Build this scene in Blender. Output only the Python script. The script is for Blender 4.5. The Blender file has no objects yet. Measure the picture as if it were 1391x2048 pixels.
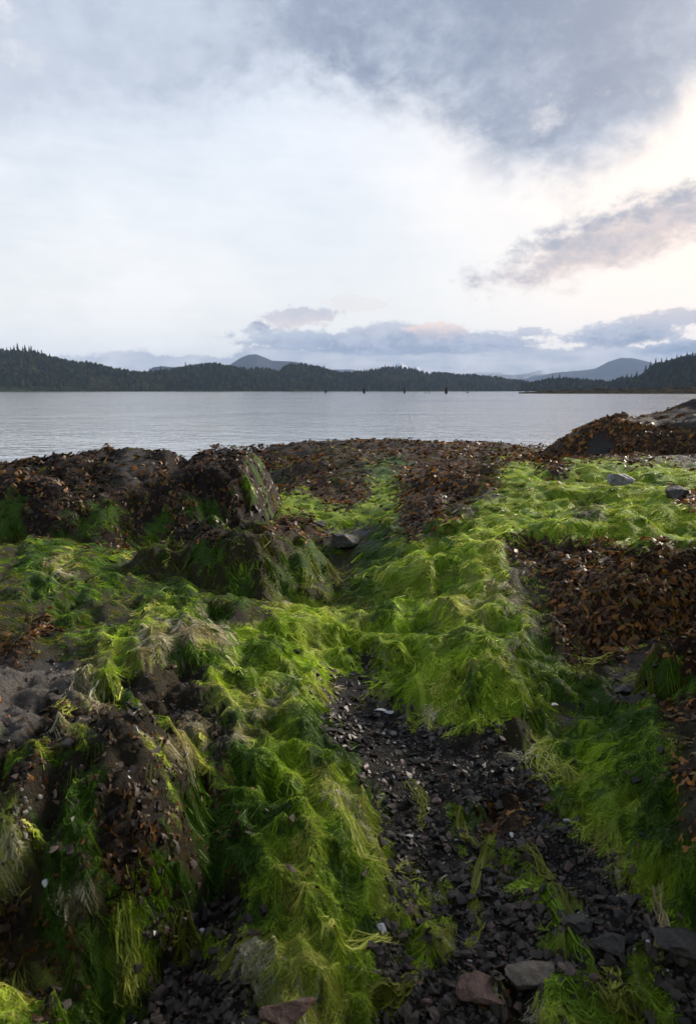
import bpy, math, random
import numpy as np

rng = np.random.default_rng(7)
random.seed(7)
scn = bpy.context.scene
col = scn.collection
R = math.radians

# ------------------------------------------------------------------ camera
PW, PH, FPX = 1391.0, 2048.0, 2048.0 * 24.0 / 36.0       # photograph size, focal length in photo pixels
CAM_Z, PITCH = 1.0, R(10.08)
cd = bpy.data.cameras.new('camera')
cd.sensor_fit = 'VERTICAL'; cd.sensor_height = 36.0; cd.sensor_width = 24.0; cd.lens = 24.0
cd.clip_start = 0.05; cd.clip_end = 60000
cd.dof.use_dof = True; cd.dof.focus_distance = 4.5; cd.dof.aperture_fstop = 9.0
cam = bpy.data.objects.new('camera', cd); col.objects.link(cam)
cam.location = (0, 0, CAM_Z); cam.rotation_euler = (R(90) - PITCH, 0, 0)
scn.camera = cam

# ------------------------------------------------------------------ view / render
scn.view_settings.view_transform = 'Standard'; scn.view_settings.look = 'None'
scn.view_settings.gamma = 1.0; scn.view_settings.exposure = 0.6
scn.render.engine = 'CYCLES'
scn.cycles.use_denoising = True
scn.cycles.max_bounces = 5; scn.cycles.diffuse_bounces = 3; scn.cycles.glossy_bounces = 2
scn.cycles.transmission_bounces = 2; scn.cycles.volume_bounces = 0
scn.cycles.caustics_reflective = False; scn.cycles.caustics_refractive = False

SUN_AZ, SUN_EL = R(55), R(20)          # azimuth clockwise from the view direction (+Y)

# ------------------------------------------------------------------ node helpers
class S:
    """a socket with arithmetic"""
    def __init__(s, nt, so): s.nt, s.so = nt, so
    def m(s, op, *a, clamp=False):
        n = s.nt.nodes.new('ShaderNodeMath'); n.operation = op; n.use_clamp = clamp
        for i, v in enumerate((s,) + a):
            if isinstance(v, S): s.nt.links.new(v.so, n.inputs[i])
            else: n.inputs[i].default_value = v
        return S(s.nt, n.outputs[0])
    def __add__(s, o): return s.m('ADD', o)
    __radd__ = __add__
    def __sub__(s, o): return s.m('SUBTRACT', o)
    def __rsub__(s, o): return (s * -1.0) + o
    def __mul__(s, o): return s.m('MULTIPLY', o)
    __rmul__ = __mul__
    def __truediv__(s, o): return s.m('DIVIDE', o)
    def sm(s, a, b):
        n = s.nt.nodes.new('ShaderNodeMapRange'); n.interpolation_type = 'SMOOTHSTEP'
        s.nt.links.new(s.so, n.inputs[0]); n.inputs[1].default_value = a; n.inputs[2].default_value = b
        return S(s.nt, n.outputs[0])
    def mx(s, o): return s.m('MAXIMUM', o)
def comb(nt, x, y, z):
    n = nt.nodes.new('ShaderNodeCombineXYZ')
    for i, v in enumerate((x, y, z)):
        if isinstance(v, S): nt.links.new(v.so, n.inputs[i])
        else: n.inputs[i].default_value = v
    return n.outputs[0]
def noise(nt, vec, scale, detail=5.0, rough=0.55, dist=0.0):
    n = nt.nodes.new('ShaderNodeTexNoise'); nt.links.new(vec, n.inputs['Vector'])
    n.inputs['Scale'].default_value = scale; n.inputs['Detail'].default_value = detail
    n.inputs['Roughness'].default_value = rough; n.inputs['Distortion'].default_value = dist
    return S(nt, n.outputs[0])
def mixc(nt, fac, a, b):
    n = nt.nodes.new('ShaderNodeMix'); n.data_type = 'RGBA'
    for idx, v in ((0, fac), (6, a), (7, b)):
        if isinstance(v, S): nt.links.new(v.so, n.inputs[idx])
        elif isinstance(v, tuple): n.inputs[idx].default_value = (v[0], v[1], v[2], 1)
        elif isinstance(v, (int, float)): n.inputs[idx].default_value = v
        else: nt.links.new(v, n.inputs[idx])
    return n.outputs[2]
def fcurve(nt, x, pts):
    """float curve through (x, y) in 0..1"""
    n = nt.nodes.new('ShaderNodeFloatCurve'); c = n.mapping.curves[0]
    c.points[0].location = pts[0]; c.points[1].location = pts[-1]
    for p in pts[1:-1]: c.points.new(*p)
    n.mapping.update(); nt.links.new(x.so, n.inputs['Value'])
    return S(nt, n.outputs[0])

# ------------------------------------------------------------------ pixel -> direction
def pix_dir(px, py):
    px = np.asarray(px, float); py = np.asarray(py, float)
    a, b = (px - PW / 2) / FPX, -(py - PH / 2) / FPX
    cp, sp = math.cos(PITCH), math.sin(PITCH)
    d = np.stack([a, cp + b * sp, -sp + b * cp], -1)
    return d / np.linalg.norm(d, axis=-1, keepdims=True)
def azel(px, py):
    d = pix_dir(px, py)
    return np.degrees(np.arctan2(d[..., 0], d[..., 1])), np.degrees(np.arcsin(d[..., 2]))
def at_z(px, py, z):
    d = pix_dir(px, py); t = (z - CAM_Z) / d[..., 2]
    return d[..., 0] * t, d[..., 1] * t
def project(x, y, z):
    cp, sp = math.cos(PITCH), math.sin(PITCH)
    dz = z - CAM_Z
    dep = np.maximum(y * cp - dz * sp, 0.05); up = y * sp + dz * cp
    return PW / 2 + FPX * x / dep, PH / 2 - FPX * up / dep

# ------------------------------------------------------------------ world: sky with a deck of evening cloud
w = bpy.data.worlds.new('World'); scn.world = w; w.use_nodes = True
w.cycles.sampling_method = 'MANUAL'; w.cycles.sample_map_resolution = 256
nt = w.node_tree; nt.nodes.clear()
sky = nt.nodes.new('ShaderNodeTexSky'); sky.sky_type = 'NISHITA'; sky.sun_disc = False
sky.sun_elevation = SUN_EL; sky.sun_rotation = SUN_AZ; sky.air_density = 1.0; sky.dust_density = 2.0
tc = nt.nodes.new('ShaderNodeTexCoord'); sx = nt.nodes.new('ShaderNodeSeparateXYZ')
nt.links.new(tc.outputs['Generated'], sx.inputs[0])
X, Y, Z = (S(nt, sx.outputs[i]) for i in range(3))
AZ = X.m('ARCTAN2', Y) * (180 / math.pi)
EL = Z.m('ARCSINE') * (180 / math.pi)
dirv = tc.outputs['Generated']
# billowy noises, stretched horizontally low down the way cloud banks look
nbig = noise(nt, comb(nt, X * 1.0, Y * 1.0, Z * 1.6), 2.6, 6, 0.55, 0.3) - 0.5
nmid = noise(nt, comb(nt, X, Y, Z * 1.4), 6.5, 9, 0.6, 0.35) - 0.5
nlow = noise(nt, comb(nt, X, Y, Z * 2.2), 13.0, 9, 0.58, 0.25) - 0.5
nfin = noise(nt, comb(nt, X, Y, Z * 1.5), 34.0, 7, 0.6, 0.2) - 0.5
nvf = noise(nt, comb(nt, X, Y, Z * 1.8), 80.0, 6, 0.62, 0.4) - 0.5
nstr = noise(nt, comb(nt, X, Y, Z * 7.0), 9.0, 8, 0.55, 0.2) - 0.5
# glow round the hidden sun
sd = (math.sin(SUN_AZ) * math.cos(SUN_EL), math.cos(SUN_AZ) * math.cos(SUN_EL), math.sin(SUN_EL))
dots = (X * sd[0] + Y * sd[1] + Z * sd[2]).mx(0.0)
glow = dots.m('POWER', 4.0)
elow = (EL * -1.0).sm(-30.0, 0.0)                       # 1 near the horizon
veil = mixc(nt, elow, (0.575, 0.63, 0.715), (0.73, 0.715, 0.685))
veil = mixc(nt, glow.sm(0.04, 0.62), veil, (0.86, 0.75, 0.65))
sk = nt.nodes.new('ShaderNodeVectorMath'); sk.operation = 'SCALE'; nt.links.new(sky.outputs[0], sk.inputs[0]); sk.inputs[3].default_value = 0.10
thin = (nbig * 0.9 + nmid * 0.5 + nstr * 0.25 + 0.82).m('ADD', glow * 0.4, clamp=True)
cur = mixc(nt, thin, sk.outputs[0], veil)

def norm_curve(pxs, ylo, yhi):
    pts = []
    for (px, py) in pxs:
        a, e = azel(px, py); pts.append(((float(a) + 45) / 90, (float(e) - ylo) / (yhi - ylo)))
    return pts
az01 = ((AZ + 45.0) / 90.0).m('ADD', 0.0, clamp=True)
# high deck: its lower edge over azimuth
deck = norm_curve([(-300, 250), (0, 270), (150, 250), (300, 262), (430, 250), (560, 190), (650, 185), (760, 225), (850, 255), (930, 310),
                   (1030, 372), (1130, 385), (1230, 350), (1330, 270), (1391, 210), (1800, 150)], 0, 50)
deck = [(0.0, deck[0][1])] + deck[1:-1] + [(1.0, 0.52)]
eb = fcurve(nt, az01, deck) * 50.0
dd = (EL - eb) + nmid * 8.0 + nfin * 2.5
m1 = dd.sm(-1.8, 3.2)
leftness = (AZ * -1.0).sm(-4.0, 22.0)
m1 = m1 * (1.0 - leftness * 0.35)
thick = (dd * 0.05 + nmid * 3.0 + nbig * 2.0 + nfin * 1.2 + AZ.sm(-10.0, 10.0) * 0.45).sm(-0.35, 1.25)
c1 = mixc(nt, thick, (0.385, 0.425, 0.50), (0.185, 0.225, 0.305))
c1 = mixc(nt, (nmid * 3.2 + nbig * -3.0 + nfin * 1.4).sm(0.15, 0.95) * 0.85, c1, (0.62, 0.61, 0.62))
c1 = mixc(nt, glow.sm(0.15, 0.9) * 0.4, c1, (0.60, 0.55, 0.53))
cur = mixc(nt, m1, cur, c1)

def bank(cur, cpx, rx, ry, slope, c_top, c_bot, amp=0.7, lo=-0.2, hi=0.3, op=0.95, shade=0.9, flat=0.0, vf=1.0):
    """a cloud: an ellipse in azimuth and elevation with a billowed edge; flat: a flatter base"""
    a, e = azel(*cpx); a, e = float(a), float(e); k = math.degrees(1 / FPX)
    u = (AZ - a) / (rx * k); v = (EL - e - (AZ - a) * slope) / (ry * k)
    r = (u * u + v * v).m('SQRT') + (v * -1.0).mx(0.0) * flat
    f = 1.0 - r + nlow * (amp * 2.0) + nfin * (amp * (1.0 + vf)) + nvf * (amp * 1.8 * vf)
    mk = f.sm(lo, hi) * op
    tone = (v * 0.7 + nlow * 2.0 + nfin * 2.4 + nvf * (1.6 * vf)).sm(-shade, shade)
    return mixc(nt, mk, cur, mixc(nt, tone, c_bot, c_top))
peach = (0.72, 0.54, 0.46); grey = (0.20, 0.235, 0.31); blue = (0.115, 0.155, 0.235); pale = (0.46, 0.47, 0.50)
cur = bank(cur, (1240, 472), 225, 56, 0.26, (0.29, 0.305, 0.36), (0.62, 0.51, 0.46), 0.8, -.3, .5, vf=0.35)
# low bank along the mountains
low = norm_curve([(-300, 730), (60, 725), (140, 708), (250, 703), (330, 708), (440, 702), (520, 688), (640, 690), (780, 690), (900, 690),
                  (1000, 690), (1100, 697), (1200, 690), (1300, 685), (1391, 672), (1800, 660)], 0, 10)
low = [(0.0, low[0][1])] + low[1:-1] + [(1.0, low[-1][1])]
el2 = fcurve(nt, az01, low) * 10.0
dl = el2 - EL + nlow * 1.8 + nfin * 1.6 + nvf * 1.0
mlow = dl.sm(-0.15, 0.35)
tone = (nstr * 2.2 + nfin * 1.0 + nlow * 2.4 + 0.05).sm(-0.75, 0.9)
cl = mixc(nt, tone, (0.195, 0.23, 0.295), (0.52, 0.505, 0.51))
cl = mixc(nt, (EL * -1.0).sm(-1.8, 0.4) * 0.35, cl, (0.29, 0.33, 0.41))
cur = mixc(nt, mlow * 0.92, cur, cl)
cur = bank(cur, (800, 690), 290, 30, 0.0, (0.36, 0.38, 0.45), blue, 0.6, flat=.6)
cur = bank(cur, (600, 684), 100, 24, 0.0, (0.38, 0.41, 0.47), grey, 0.6, flat=.6)
cur = bank(cur, (780, 668), 70, 22, 0.0, (0.42, 0.43, 0.48), grey, 0.5, flat=.8)
cur = bank(cur, (880, 662), 60, 16, 0.0, peach, (0.33, 0.34, 0.40), 0.6, op=0.8)
cur = bank(cur, (1250, 672), 95, 27, 0.03, (0.40, 0.42, 0.48), blue, 0.55, flat=.5)
cur = bank(cur, (1390, 692), 95, 14, 0.05, (0.36, 0.38, 0.45), blue, 0.6)
cur = bank(cur, (1350, 635), 85, 18, 0.06, (0.46, 0.43, 0.45), (0.34, 0.35, 0.41), 0.7, op=0.85)
cur = bank(cur, (600, 636), 82, 19, 0.0, (0.40, 0.40, 0.45), (0.56, 0.48, 0.46), 0.9, op=0.85)
cur = bank(cur, (512, 658), 24, 13, 0.0, grey, pale, 0.7, op=0.7)
cur = bank(cur, (715, 607), 58, 14, 0.0, (0.60, 0.54, 0.52), (0.60, 0.50, 0.48), 1.1, op=0.35)
cur = bank(cur, (1062, 664), 32, 10, 0.0, (0.43, 0.43, 0.48), (0.34, 0.36, 0.42), 0.7, op=0.85)
# below the horizon
cur = mixc(nt, (EL * -1.0).sm(0.0, 4.0), cur, (0.22, 0.23, 0.25))
bg = nt.nodes.new('ShaderNodeBackground'); nt.links.new(cur, bg.inputs[0]); bg.inputs[1].default_value = 1.0
wo = nt.nodes.new('ShaderNodeOutputWorld'); nt.links.new(bg.outputs[0], wo.inputs[0])

# ------------------------------------------------------------------ sun, low and soft behind cloud on the right
ld = bpy.data.lights.new('sun', 'SUN'); ld.energy = 5.0; ld.angle = R(14); ld.color = (1.0, 0.88, 0.74)
lo = bpy.data.objects.new('sun', ld); col.objects.link(lo)
lo.rotation_euler = (R(90) - SUN_EL, 0, -SUN_AZ + math.pi)
from mathutils import Vector
lo.rotation_euler = Vector((-sd[0], -sd[1], -sd[2])).to_track_quat('-Z', 'Y').to_euler()

# ================================================================== materials
def new_mat(name):
    m = bpy.data.materials.new(name); m.use_nodes = True; n = m.node_tree; n.nodes.clear()
    out = n.nodes.new('ShaderNodeOutputMaterial'); return m, n, out
def principled(n, colr, rough=0.6, spec=0.4, normal=None):
    p = n.nodes.new('ShaderNodeBsdfPrincipled')
    if isinstance(colr, tuple): p.inputs['Base Color'].default_value = (*colr, 1)
    else: n.links.new(colr, p.inputs['Base Color'])
    if isinstance(rough, S): n.links.new(rough.so, p.inputs['Roughness'])
    else: p.inputs['Roughness'].default_value = rough
    p.inputs['Specular IOR Level'].default_value = spec
    if normal is not None: n.links.new(normal, p.inputs['Normal'])
    return p
def bump(n, h, strength, dist):
    b = n.nodes.new('ShaderNodeBump'); b.inputs['Strength'].default_value = strength; b.inputs['Distance'].default_value = dist
    n.links.new(h.so, b.inputs['Height']); return b.outputs[0]
def attr(n, name):
    a = n.nodes.new('ShaderNodeAttribute'); a.attribute_name = name; return a.outputs['Color']
def objco(n): return n.nodes.new('ShaderNodeTexCoord').outputs['Object']
def scalec(n, c, f):
    v = n.nodes.new('ShaderNodeVectorMath'); v.operation = 'SCALE'; n.links.new(c, v.inputs[0])
    if isinstance(f, S): n.links.new(f.so, v.inputs[3])
    else: v.inputs[3].default_value = f
    return v.outputs[0]

def weed_material(name, rough, spec, trans):
    m, n, o = new_mat(name); c = attr(n, 'col')
    p = principled(n, c, rough, spec)
    t = n.nodes.new('ShaderNodeBsdfTranslucent'); n.links.new(c, t.inputs[0])
    mx = n.nodes.new('ShaderNodeMixShader'); mx.inputs[0].default_value = trans
    n.links.new(p.outputs[0], mx.inputs[1]); n.links.new(t.outputs[0], mx.inputs[2]); n.links.new(mx.outputs[0], o.inputs[0])
    return m
M_GREEN = weed_material('green_weed', 0.5, 0.22, 0.22)
M_BROWN = weed_material('brown_weed', 0.5, 0.32, 0.2)

m, n, o = new_mat('foreshore'); c = attr(n, 'col'); oc = objco(n)
f = noise(n, oc, 55, 8, 0.65, 1.5); f2 = noise(n, oc, 9, 6, 0.6); f3 = noise(n, oc, 170, 4, 0.6, 2.5)
cc = scalec(n, c, f * 1.0 + f2 * 0.6 + f3.sm(0.3, 0.7) * 0.5)
p = principled(n, cc, f2 * 0.5 + 0.4, 0.2, bump(n, f * 1.4 + f2 * 1.5 + f3 * 0.7, 0.9, 0.025)); n.links.new(p.outputs[0], o.inputs[0]); M_GROUND = m

def rock_material(name, c1, c2, c3, scale=1.0, rough=0.55):
    m, n, o = new_mat(name); oc = objco(n)
    f = noise(n, oc, 14 * scale, 8, 0.65, 0.4); g = noise(n, oc, 70 * scale, 6, 0.6); h = noise(n, oc, 4 * scale, 4, 0.5)
    c = mixc(n, f.sm(0.35, 0.65), c1, c2); c = mixc(n, (g * 0.6 + h * 0.4).sm(0.55, 0.68), c, c3)
    p = principled(n, c, rough, 0.4, bump(n, f + g * 0.5, 0.8, 0.02)); n.links.new(p.outputs[0], o.inputs[0]); return m
M_ROCK = rock_material('dark_rock', (0.030, 0.026, 0.023), (0.065, 0.057, 0.050), (0.12, 0.11, 0.098))
M_STONE_PALE = rock_material('pale_stone', (0.11, 0.11, 0.112), (0.26, 0.26, 0.26), (0.04, 0.04, 0.04), 1.5)
M_STONE_BROWN = rock_material('brown_stone', (0.10, 0.055, 0.04), (0.17, 0.10, 0.075), (0.06, 0.04, 0.035), 1.5)
M_STONE_FUZZ = rock_material('tan_stone', (0.10, 0.08, 0.06), (0.20, 0.165, 0.13), (0.07, 0.06, 0.04), 2)
M_SHELL = rock_material('shell', (0.62, 0.60, 0.55), (0.75, 0.73, 0.70), (0.5, 0.47, 0.42), 2, 0.35)

m, n, o = new_mat('slate_chips')
oi = n.nodes.new('ShaderNodeObjectInfo'); a = n.nodes.new('ShaderNodeAttribute'); a.attribute_name = 'col'
rnd = S(n, oi.outputs['Random']); f = noise(n, objco(n), 90, 5, 0.6)
gr = mixc(n, rnd, (0.014, 0.011, 0.0085), (0.056, 0.042, 0.031))
gr = mixc(n, rnd.sm(0.88, 0.95), gr, (0.09, 0.055, 0.045))
gr = scalec(n, gr, f * 1.2 + 0.4)
p = principled(n, gr, 0.42, 0.3, bump(n, f, 0.4, 0.004)); n.links.new(p.outputs[0], o.inputs[0]); M_CHIP = m
m, n, o = new_mat('slate_gravel'); c = attr(n, 'col'); f = noise(n, objco(n), 90, 5, 0.6)
p = principled(n, scalec(n, c, f * 1.2 + 0.4), 0.42, 0.3, bump(n, f, 0.4, 0.004)); n.links.new(p.outputs[0], o.inputs[0]); M_GRAVEL = m

m, n, o = new_mat('water'); oc = objco(n)
mp = n.nodes.new('ShaderNodeMapping'); mp.inputs['Scale'].default_value = (0.8, 1.15, 1); mp.inputs['Rotation'].default_value = (0, 0, 0.12)
n.links.new(oc, mp.inputs[0])
w1 = noise(n, mp.outputs[0], 0.9, 4, 0.55, 0.5); w2 = noise(n, mp.outputs[0], 4.0, 3, 0.5, 0.3); w3 = noise(n, mp.outputs[0], 0.12, 2, 0.5)
w4 = noise(n, mp.outputs[0], 0.045, 3, 0.6, 0.6)
hgt = (w1 * 0.08 + w2 * 0.028) * w4.sm(0.3, 0.7) + w1 * 0.03 + w2 * 0.014 + w3 * 0.03
p = principled(n, (0.06, 0.07, 0.075), 0.07, 0.5, bump(n, hgt, 1.0, 1.0)); p.inputs['IOR'].default_value = 1.4
gl = n.nodes.new('ShaderNodeBsdfGlossy'); gl.inputs['Color'].default_value = (.86, .87, .88, 1); gl.inputs['Roughness'].default_value = .1
n.links.new(p.inputs['Normal'].links[0].from_socket, gl.inputs['Normal'])
ms = n.nodes.new('ShaderNodeMixShader'); ms.inputs[0].default_value = .66
n.links.new(p.outputs[0], ms.inputs[1]); n.links.new(gl.outputs[0], ms.inputs[2]); n.links.new(ms.outputs[0], o.inputs[0]); M_WATER = m

def simple_noise_mat(name, a, b, scale, rough=0.8):
    m, n, o = new_mat(name); f = noise(n, objco(n), scale, 6, 0.6)
    p = principled(n, mixc(n, f.sm(0.35, 0.65), a, b), rough, 0.0); n.links.new(p.outputs[0], o.inputs[0]); return m
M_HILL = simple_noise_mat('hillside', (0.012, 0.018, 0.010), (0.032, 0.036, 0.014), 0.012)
m, n, o = new_mat('forest'); c = attr(n, 'col'); p = principled(n, c, 0.8, 0.0); n.links.new(p.outputs[0], o.inputs[0]); M_FOREST = m
M_TREE = simple_noise_mat('conifer_needles', (0.012, 0.018, 0.010), (0.024, 0.030, 0.014), 0.2)
M_BARK = simple_noise_mat('bark', (0.05, 0.04, 0.03), (0.09, 0.075, 0.06), 0.5)
M_PILE = simple_noise_mat('old_timber', (0.022, 0.018, 0.015), (0.05, 0.042, 0.035), 3)
M_SPIT = simple_noise_mat('spit_rock', (0.018, 0.017, 0.015), (0.055, 0.048, 0.032), 0.25)
M_MOUNT = simple_noise_mat('mountain_haze_blue', (0.018, 0.022, 0.030), (0.034, 0.038, 0.046), 0.003)  # forest colour pushed to blue, distance haze put into the base colour
m, n, o = new_mat('snowy_mountain'); oc = objco(n); f = noise(n, oc, 0.006, 8, 0.7)
sp = n.nodes.new('ShaderNodeSeparateXYZ'); n.links.new(oc, sp.inputs[0]); zz = S(n, sp.outputs[2])
c = mixc(n, (zz / 330.0 + f * 1.6).sm(1.25, 1.7) * 0.75, (0.03, 0.035, 0.04), (0.6, 0.63, 0.68))
p = principled(n, c, 0.8, 0.2); n.links.new(p.outputs[0], o.inputs[0]); M_SNOW = m

# ================================================================== numpy tools
def hash2(ix, iy, seed):
    h = (ix.astype(np.int64) * 374761393 + iy.astype(np.int64) * 668265263 + seed * 974634777) & 0xffffffff
    h = ((h ^ (h >> 13)) * 1274126177) & 0xffffffff
    h = ((h ^ (h >> 16)) * 2246822519) & 0xffffffff
    return ((h ^ (h >> 15)) & 0xffffff) / float(0xffffff)
def vnoise(x, y, seed=0):
    ix, iy = np.floor(x), np.floor(y); fx, fy = x - ix, y - iy
    fx = fx * fx * fx * (fx * (fx * 6 - 15) + 10); fy = fy * fy * fy * (fy * (fy * 6 - 15) + 10)
    a, b = hash2(ix, iy, seed), hash2(ix + 1, iy, seed); c, d = hash2(ix, iy + 1, seed), hash2(ix + 1, iy + 1, seed)
    return (a * (1 - fx) + b * fx) * (1 - fy) + (c * (1 - fx) + d * fx) * fy - 0.5
def fbm(x, y, sc, oct=4, seed=0, gain=0.5):
    x = np.asarray(x, float) * sc; y = np.asarray(y, float) * sc; r = 0; a = 1.0
    for k in range(oct):
        r = r + a * vnoise(x, y, seed + k * 17); x, y = x * 1.9 + y * 0.6 + 3.1, y * 1.9 - x * 0.6 + 7.7; a *= gain
    return r
def sstep(a, b, x):
    t = np.clip((x - a) / (b - a), 0, 1); return t * t * (3 - 2 * t)

def tag(o, label=None, cat=None, group=None, kind=None):
    if label: o['label'] = label
    if cat: o['category'] = cat
    if group: o['group'] = group
    if kind: o['kind'] = kind
    return o
def mesh_np(name, V, F, C=None, smooth=True):
    """V (n,3), F (m,k) one polygon size, C (n,3) colours"""
    me = bpy.data.meshes.new(name); F = np.ascontiguousarray(F, dtype=np.int32); k = F.shape[1]
    me.vertices.add(len(V)); me.vertices.foreach_set('co', np.ascontiguousarray(V, dtype=np.float32).ravel())
    me.loops.add(F.size); me.loops.foreach_set('vertex_index', F.ravel())
    me.polygons.add(len(F)); me.polygons.foreach_set('loop_start', np.arange(0, F.size, k, dtype=np.int32))
    try: me.polygons.foreach_set('loop_total', np.full(len(F), k, dtype=np.int32))
    except Exception: pass
    me.polygons.foreach_set('use_smooth', np.full(len(F), smooth, dtype=bool))
    if C is not None:
        a = me.color_attributes.new('col', 'FLOAT_COLOR', 'POINT')
        C4 = np.ones((len(V), 4), np.float32); C4[:, :3] = C; a.data.foreach_set('color', C4.ravel())
    me.update(calc_edges=True); me.validate()
    return me
def link(name, me, mat=None, parent=None):
    o = bpy.data.objects.new(name, me); col.objects.link(o)
    if mat and not me.materials: me.materials.append(mat)
    if parent: o.parent = parent
    return o
def grid_faces(nr, nc, wrap=False):
    i, j = np.meshgrid(np.arange(nr - 1), np.arange(nc if wrap else nc - 1), indexing='ij')
    j2 = (j + 1) % nc
    return np.stack([i * nc + j, i * nc + j2, (i + 1) * nc + j2, (i + 1) * nc + j], -1).reshape(-1, 4)

# ================================================================== the shape of the shore
def den(y): return np.maximum(y, 0.6) + 0.17          # about the depth from the camera
CP = []                                               # (x, y, z) of the shore rock
for (px, py, z) in [
    (1000, 2040, 0.0), (1200, 1900, 0.0), (700, 2040, 0.0), (850, 1900, 0.0), (1000, 1750, 0.0), (950, 1600, 0.0), (850, 1500, -.01), (760, 1420, -.02), (700, 1340, -.03),
    (1100, 1600, .02), (1150, 1750, .02), (640, 1480, .08), (590, 1600, .13), (610, 1700, .14), (600, 1850, .11), (570, 2000, .07), (740, 1650, .02), (760, 1800, .01),
    (430, 1800, .02), (400, 1950, 0.), (250, 2000, .0), (60, 2000, .1), (460, 1420, .12), (400, 1290, .17), (250, 1270, .18), (100, 1270, .2), (560, 1230, .06),
    (640, 1270, .03), (560, 1330, .09), (100, 1150, .14), (10, 1100, .12), (250, 1150, .12), (720, 1250, .0), (690, 1200, -.02), (700, 1130, -.03), (700, 1060, -.03), (720, 1040, -.03),
    (600, 1030, .0), (800, 1290, .06), (900, 1230, .12), (860, 1150, .13), (760, 1180, .05), (900, 1090, .22), (780, 1080, .11), (740, 1110, .03), (830, 1010, .19), (780, 1030, .07), (900, 960, .26), (980, 930, .30),
    (1100, 1000, .30), (1250, 1000, .33), (1380, 1000, .38), (1100, 930, .33), (1380, 930, .37), (1050, 1060, .27), (1300, 1060, .31), (950, 1325, .17), (1010, 1340, .16), (900, 1420, .02), (1060, 1430, .03), (870, 1350, .09),
    (1150, 1330, .05), (1200, 1440, .07), (1300, 1450, .14), (1385, 1500, .2), (1250, 1600, .09), (1385, 1650, .17), (1200, 1700, .04), (1385, 1800, .09), (1385, 1980, 0.), (1280, 1780, .05),
    (600, 1000, .0), (700, 1000, .01), (760, 985, .02), (650, 965, .05), (750, 945, .05), (600, 920, .0), (800, 920, .08), (620, 886, -.02), (800, 884, .0), (950, 886, .03), (900, 900, .06)]:
    x, y = at_z(px, py, z); CP.append((float(x), float(y), z))
CP += [(-6, 18, -.9), (0, 19, -.8), (6, 19, -.8), (12, 20, -.9), (-8, 12, -1.), (-5, 8.5, -.75), (-3, 9.5, -.8), (-2, 8.8, -.7), (-1.5, 11, -.6), (-5, 4.5, 0.), (-3, 3, .15), (-2, 1.5, .2), (-1.6, .5, .1), (1.8, .5, .1), (2.2, 1.5, .2), (3, 3, .35), (5, 5, .4), (8, 8, .5),
       (4.5, 12, -.2), (8, 14, -.5), (0, .4, 0), (-6, 25, -1.6), (6, 26, -1.6), (-14, 18, -1.2), (16, 20, -1.)]
CP = np.array(CP)
def uv(x, y): d = den(y); return x / d, np.log(d)
cu, cv = uv(CP[:, 0], CP[:, 1])
def tps(r2): return 0.5 * r2 * np.log(r2 + 1e-9)
K = tps((cu[:, None] - cu) ** 2 + (cv[:, None] - cv) ** 2) + np.eye(len(CP)) * 2e-3
P = np.stack([np.ones_like(cu), cu, cv], 1)
A = np.block([[K, P], [P.T, np.zeros((3, 3))]])
W = np.linalg.solve(A, np.concatenate([CP[:, 2], np.zeros(3)]))
def ground_h(x, y):
    x = np.asarray(x, float); y = np.asarray(y, float)
    u, v = uv(x, y); u = np.clip(u, -2.2, 2.2)
    s = W[-3] + W[-2] * u + W[-1] * v
    for k in range(len(CP)): s = s + W[k] * tps((u - cu[k]) ** 2 + (v - cv[k]) ** 2)
    s = np.clip(s, -2.2, 0.75)
    s = s + 4.4 * sstep(-.6, -3.2, y)                  # added rise behind the viewpoint, shaped to block skylight from the foreground
    am = np.clip(den(y) / 4, .25, 1.3)
    return s + 0.05 * am * fbm(x, y, 2.2, 4, 3) + 0.018 * fbm(x, y, 11, 3, 5)

class Boulder:
    def __init__(s, cx, cy, a, b, rot, z, edge=0.7, tilt=(0, 0), rough=0.06, seed=0, power=2.6, foot=-.25, dome=0.08):
        s.__dict__.update(locals())
    def local(s, x, y):
        c, n = math.cos(s.rot), math.sin(s.rot); dx, dy = x - s.cx, y - s.cy
        return dx * c + dy * n, -dx * n + dy * c
    def h(s, x, y):
        lx, ly = s.local(x, y)
        rho = ((np.abs(lx) / s.a) ** s.power + (np.abs(ly) / s.b) ** s.power + 1e-9) ** (1 / s.power)
        size = min(s.a, s.b)
        rho = rho + 0.26 * fbm(x, y, 1.0 / size, 3, s.seed + 31, 0.5)
        top = s.z + s.tilt[0] * lx + s.tilt[1] * ly - s.dome * np.clip(rho, 0, 1.2) ** 2 + s.rough * fbm(x, y, 1.6 / size, 5, s.seed, 0.55) * 1.6 + s.rough * .5 * (.35 - np.abs(2 * fbm(x, y, 5.0 / size, 4, s.seed + 61, 0.6)))
        return top - (top - s.foot) * sstep(s.edge, 1.18, rho)
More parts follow.
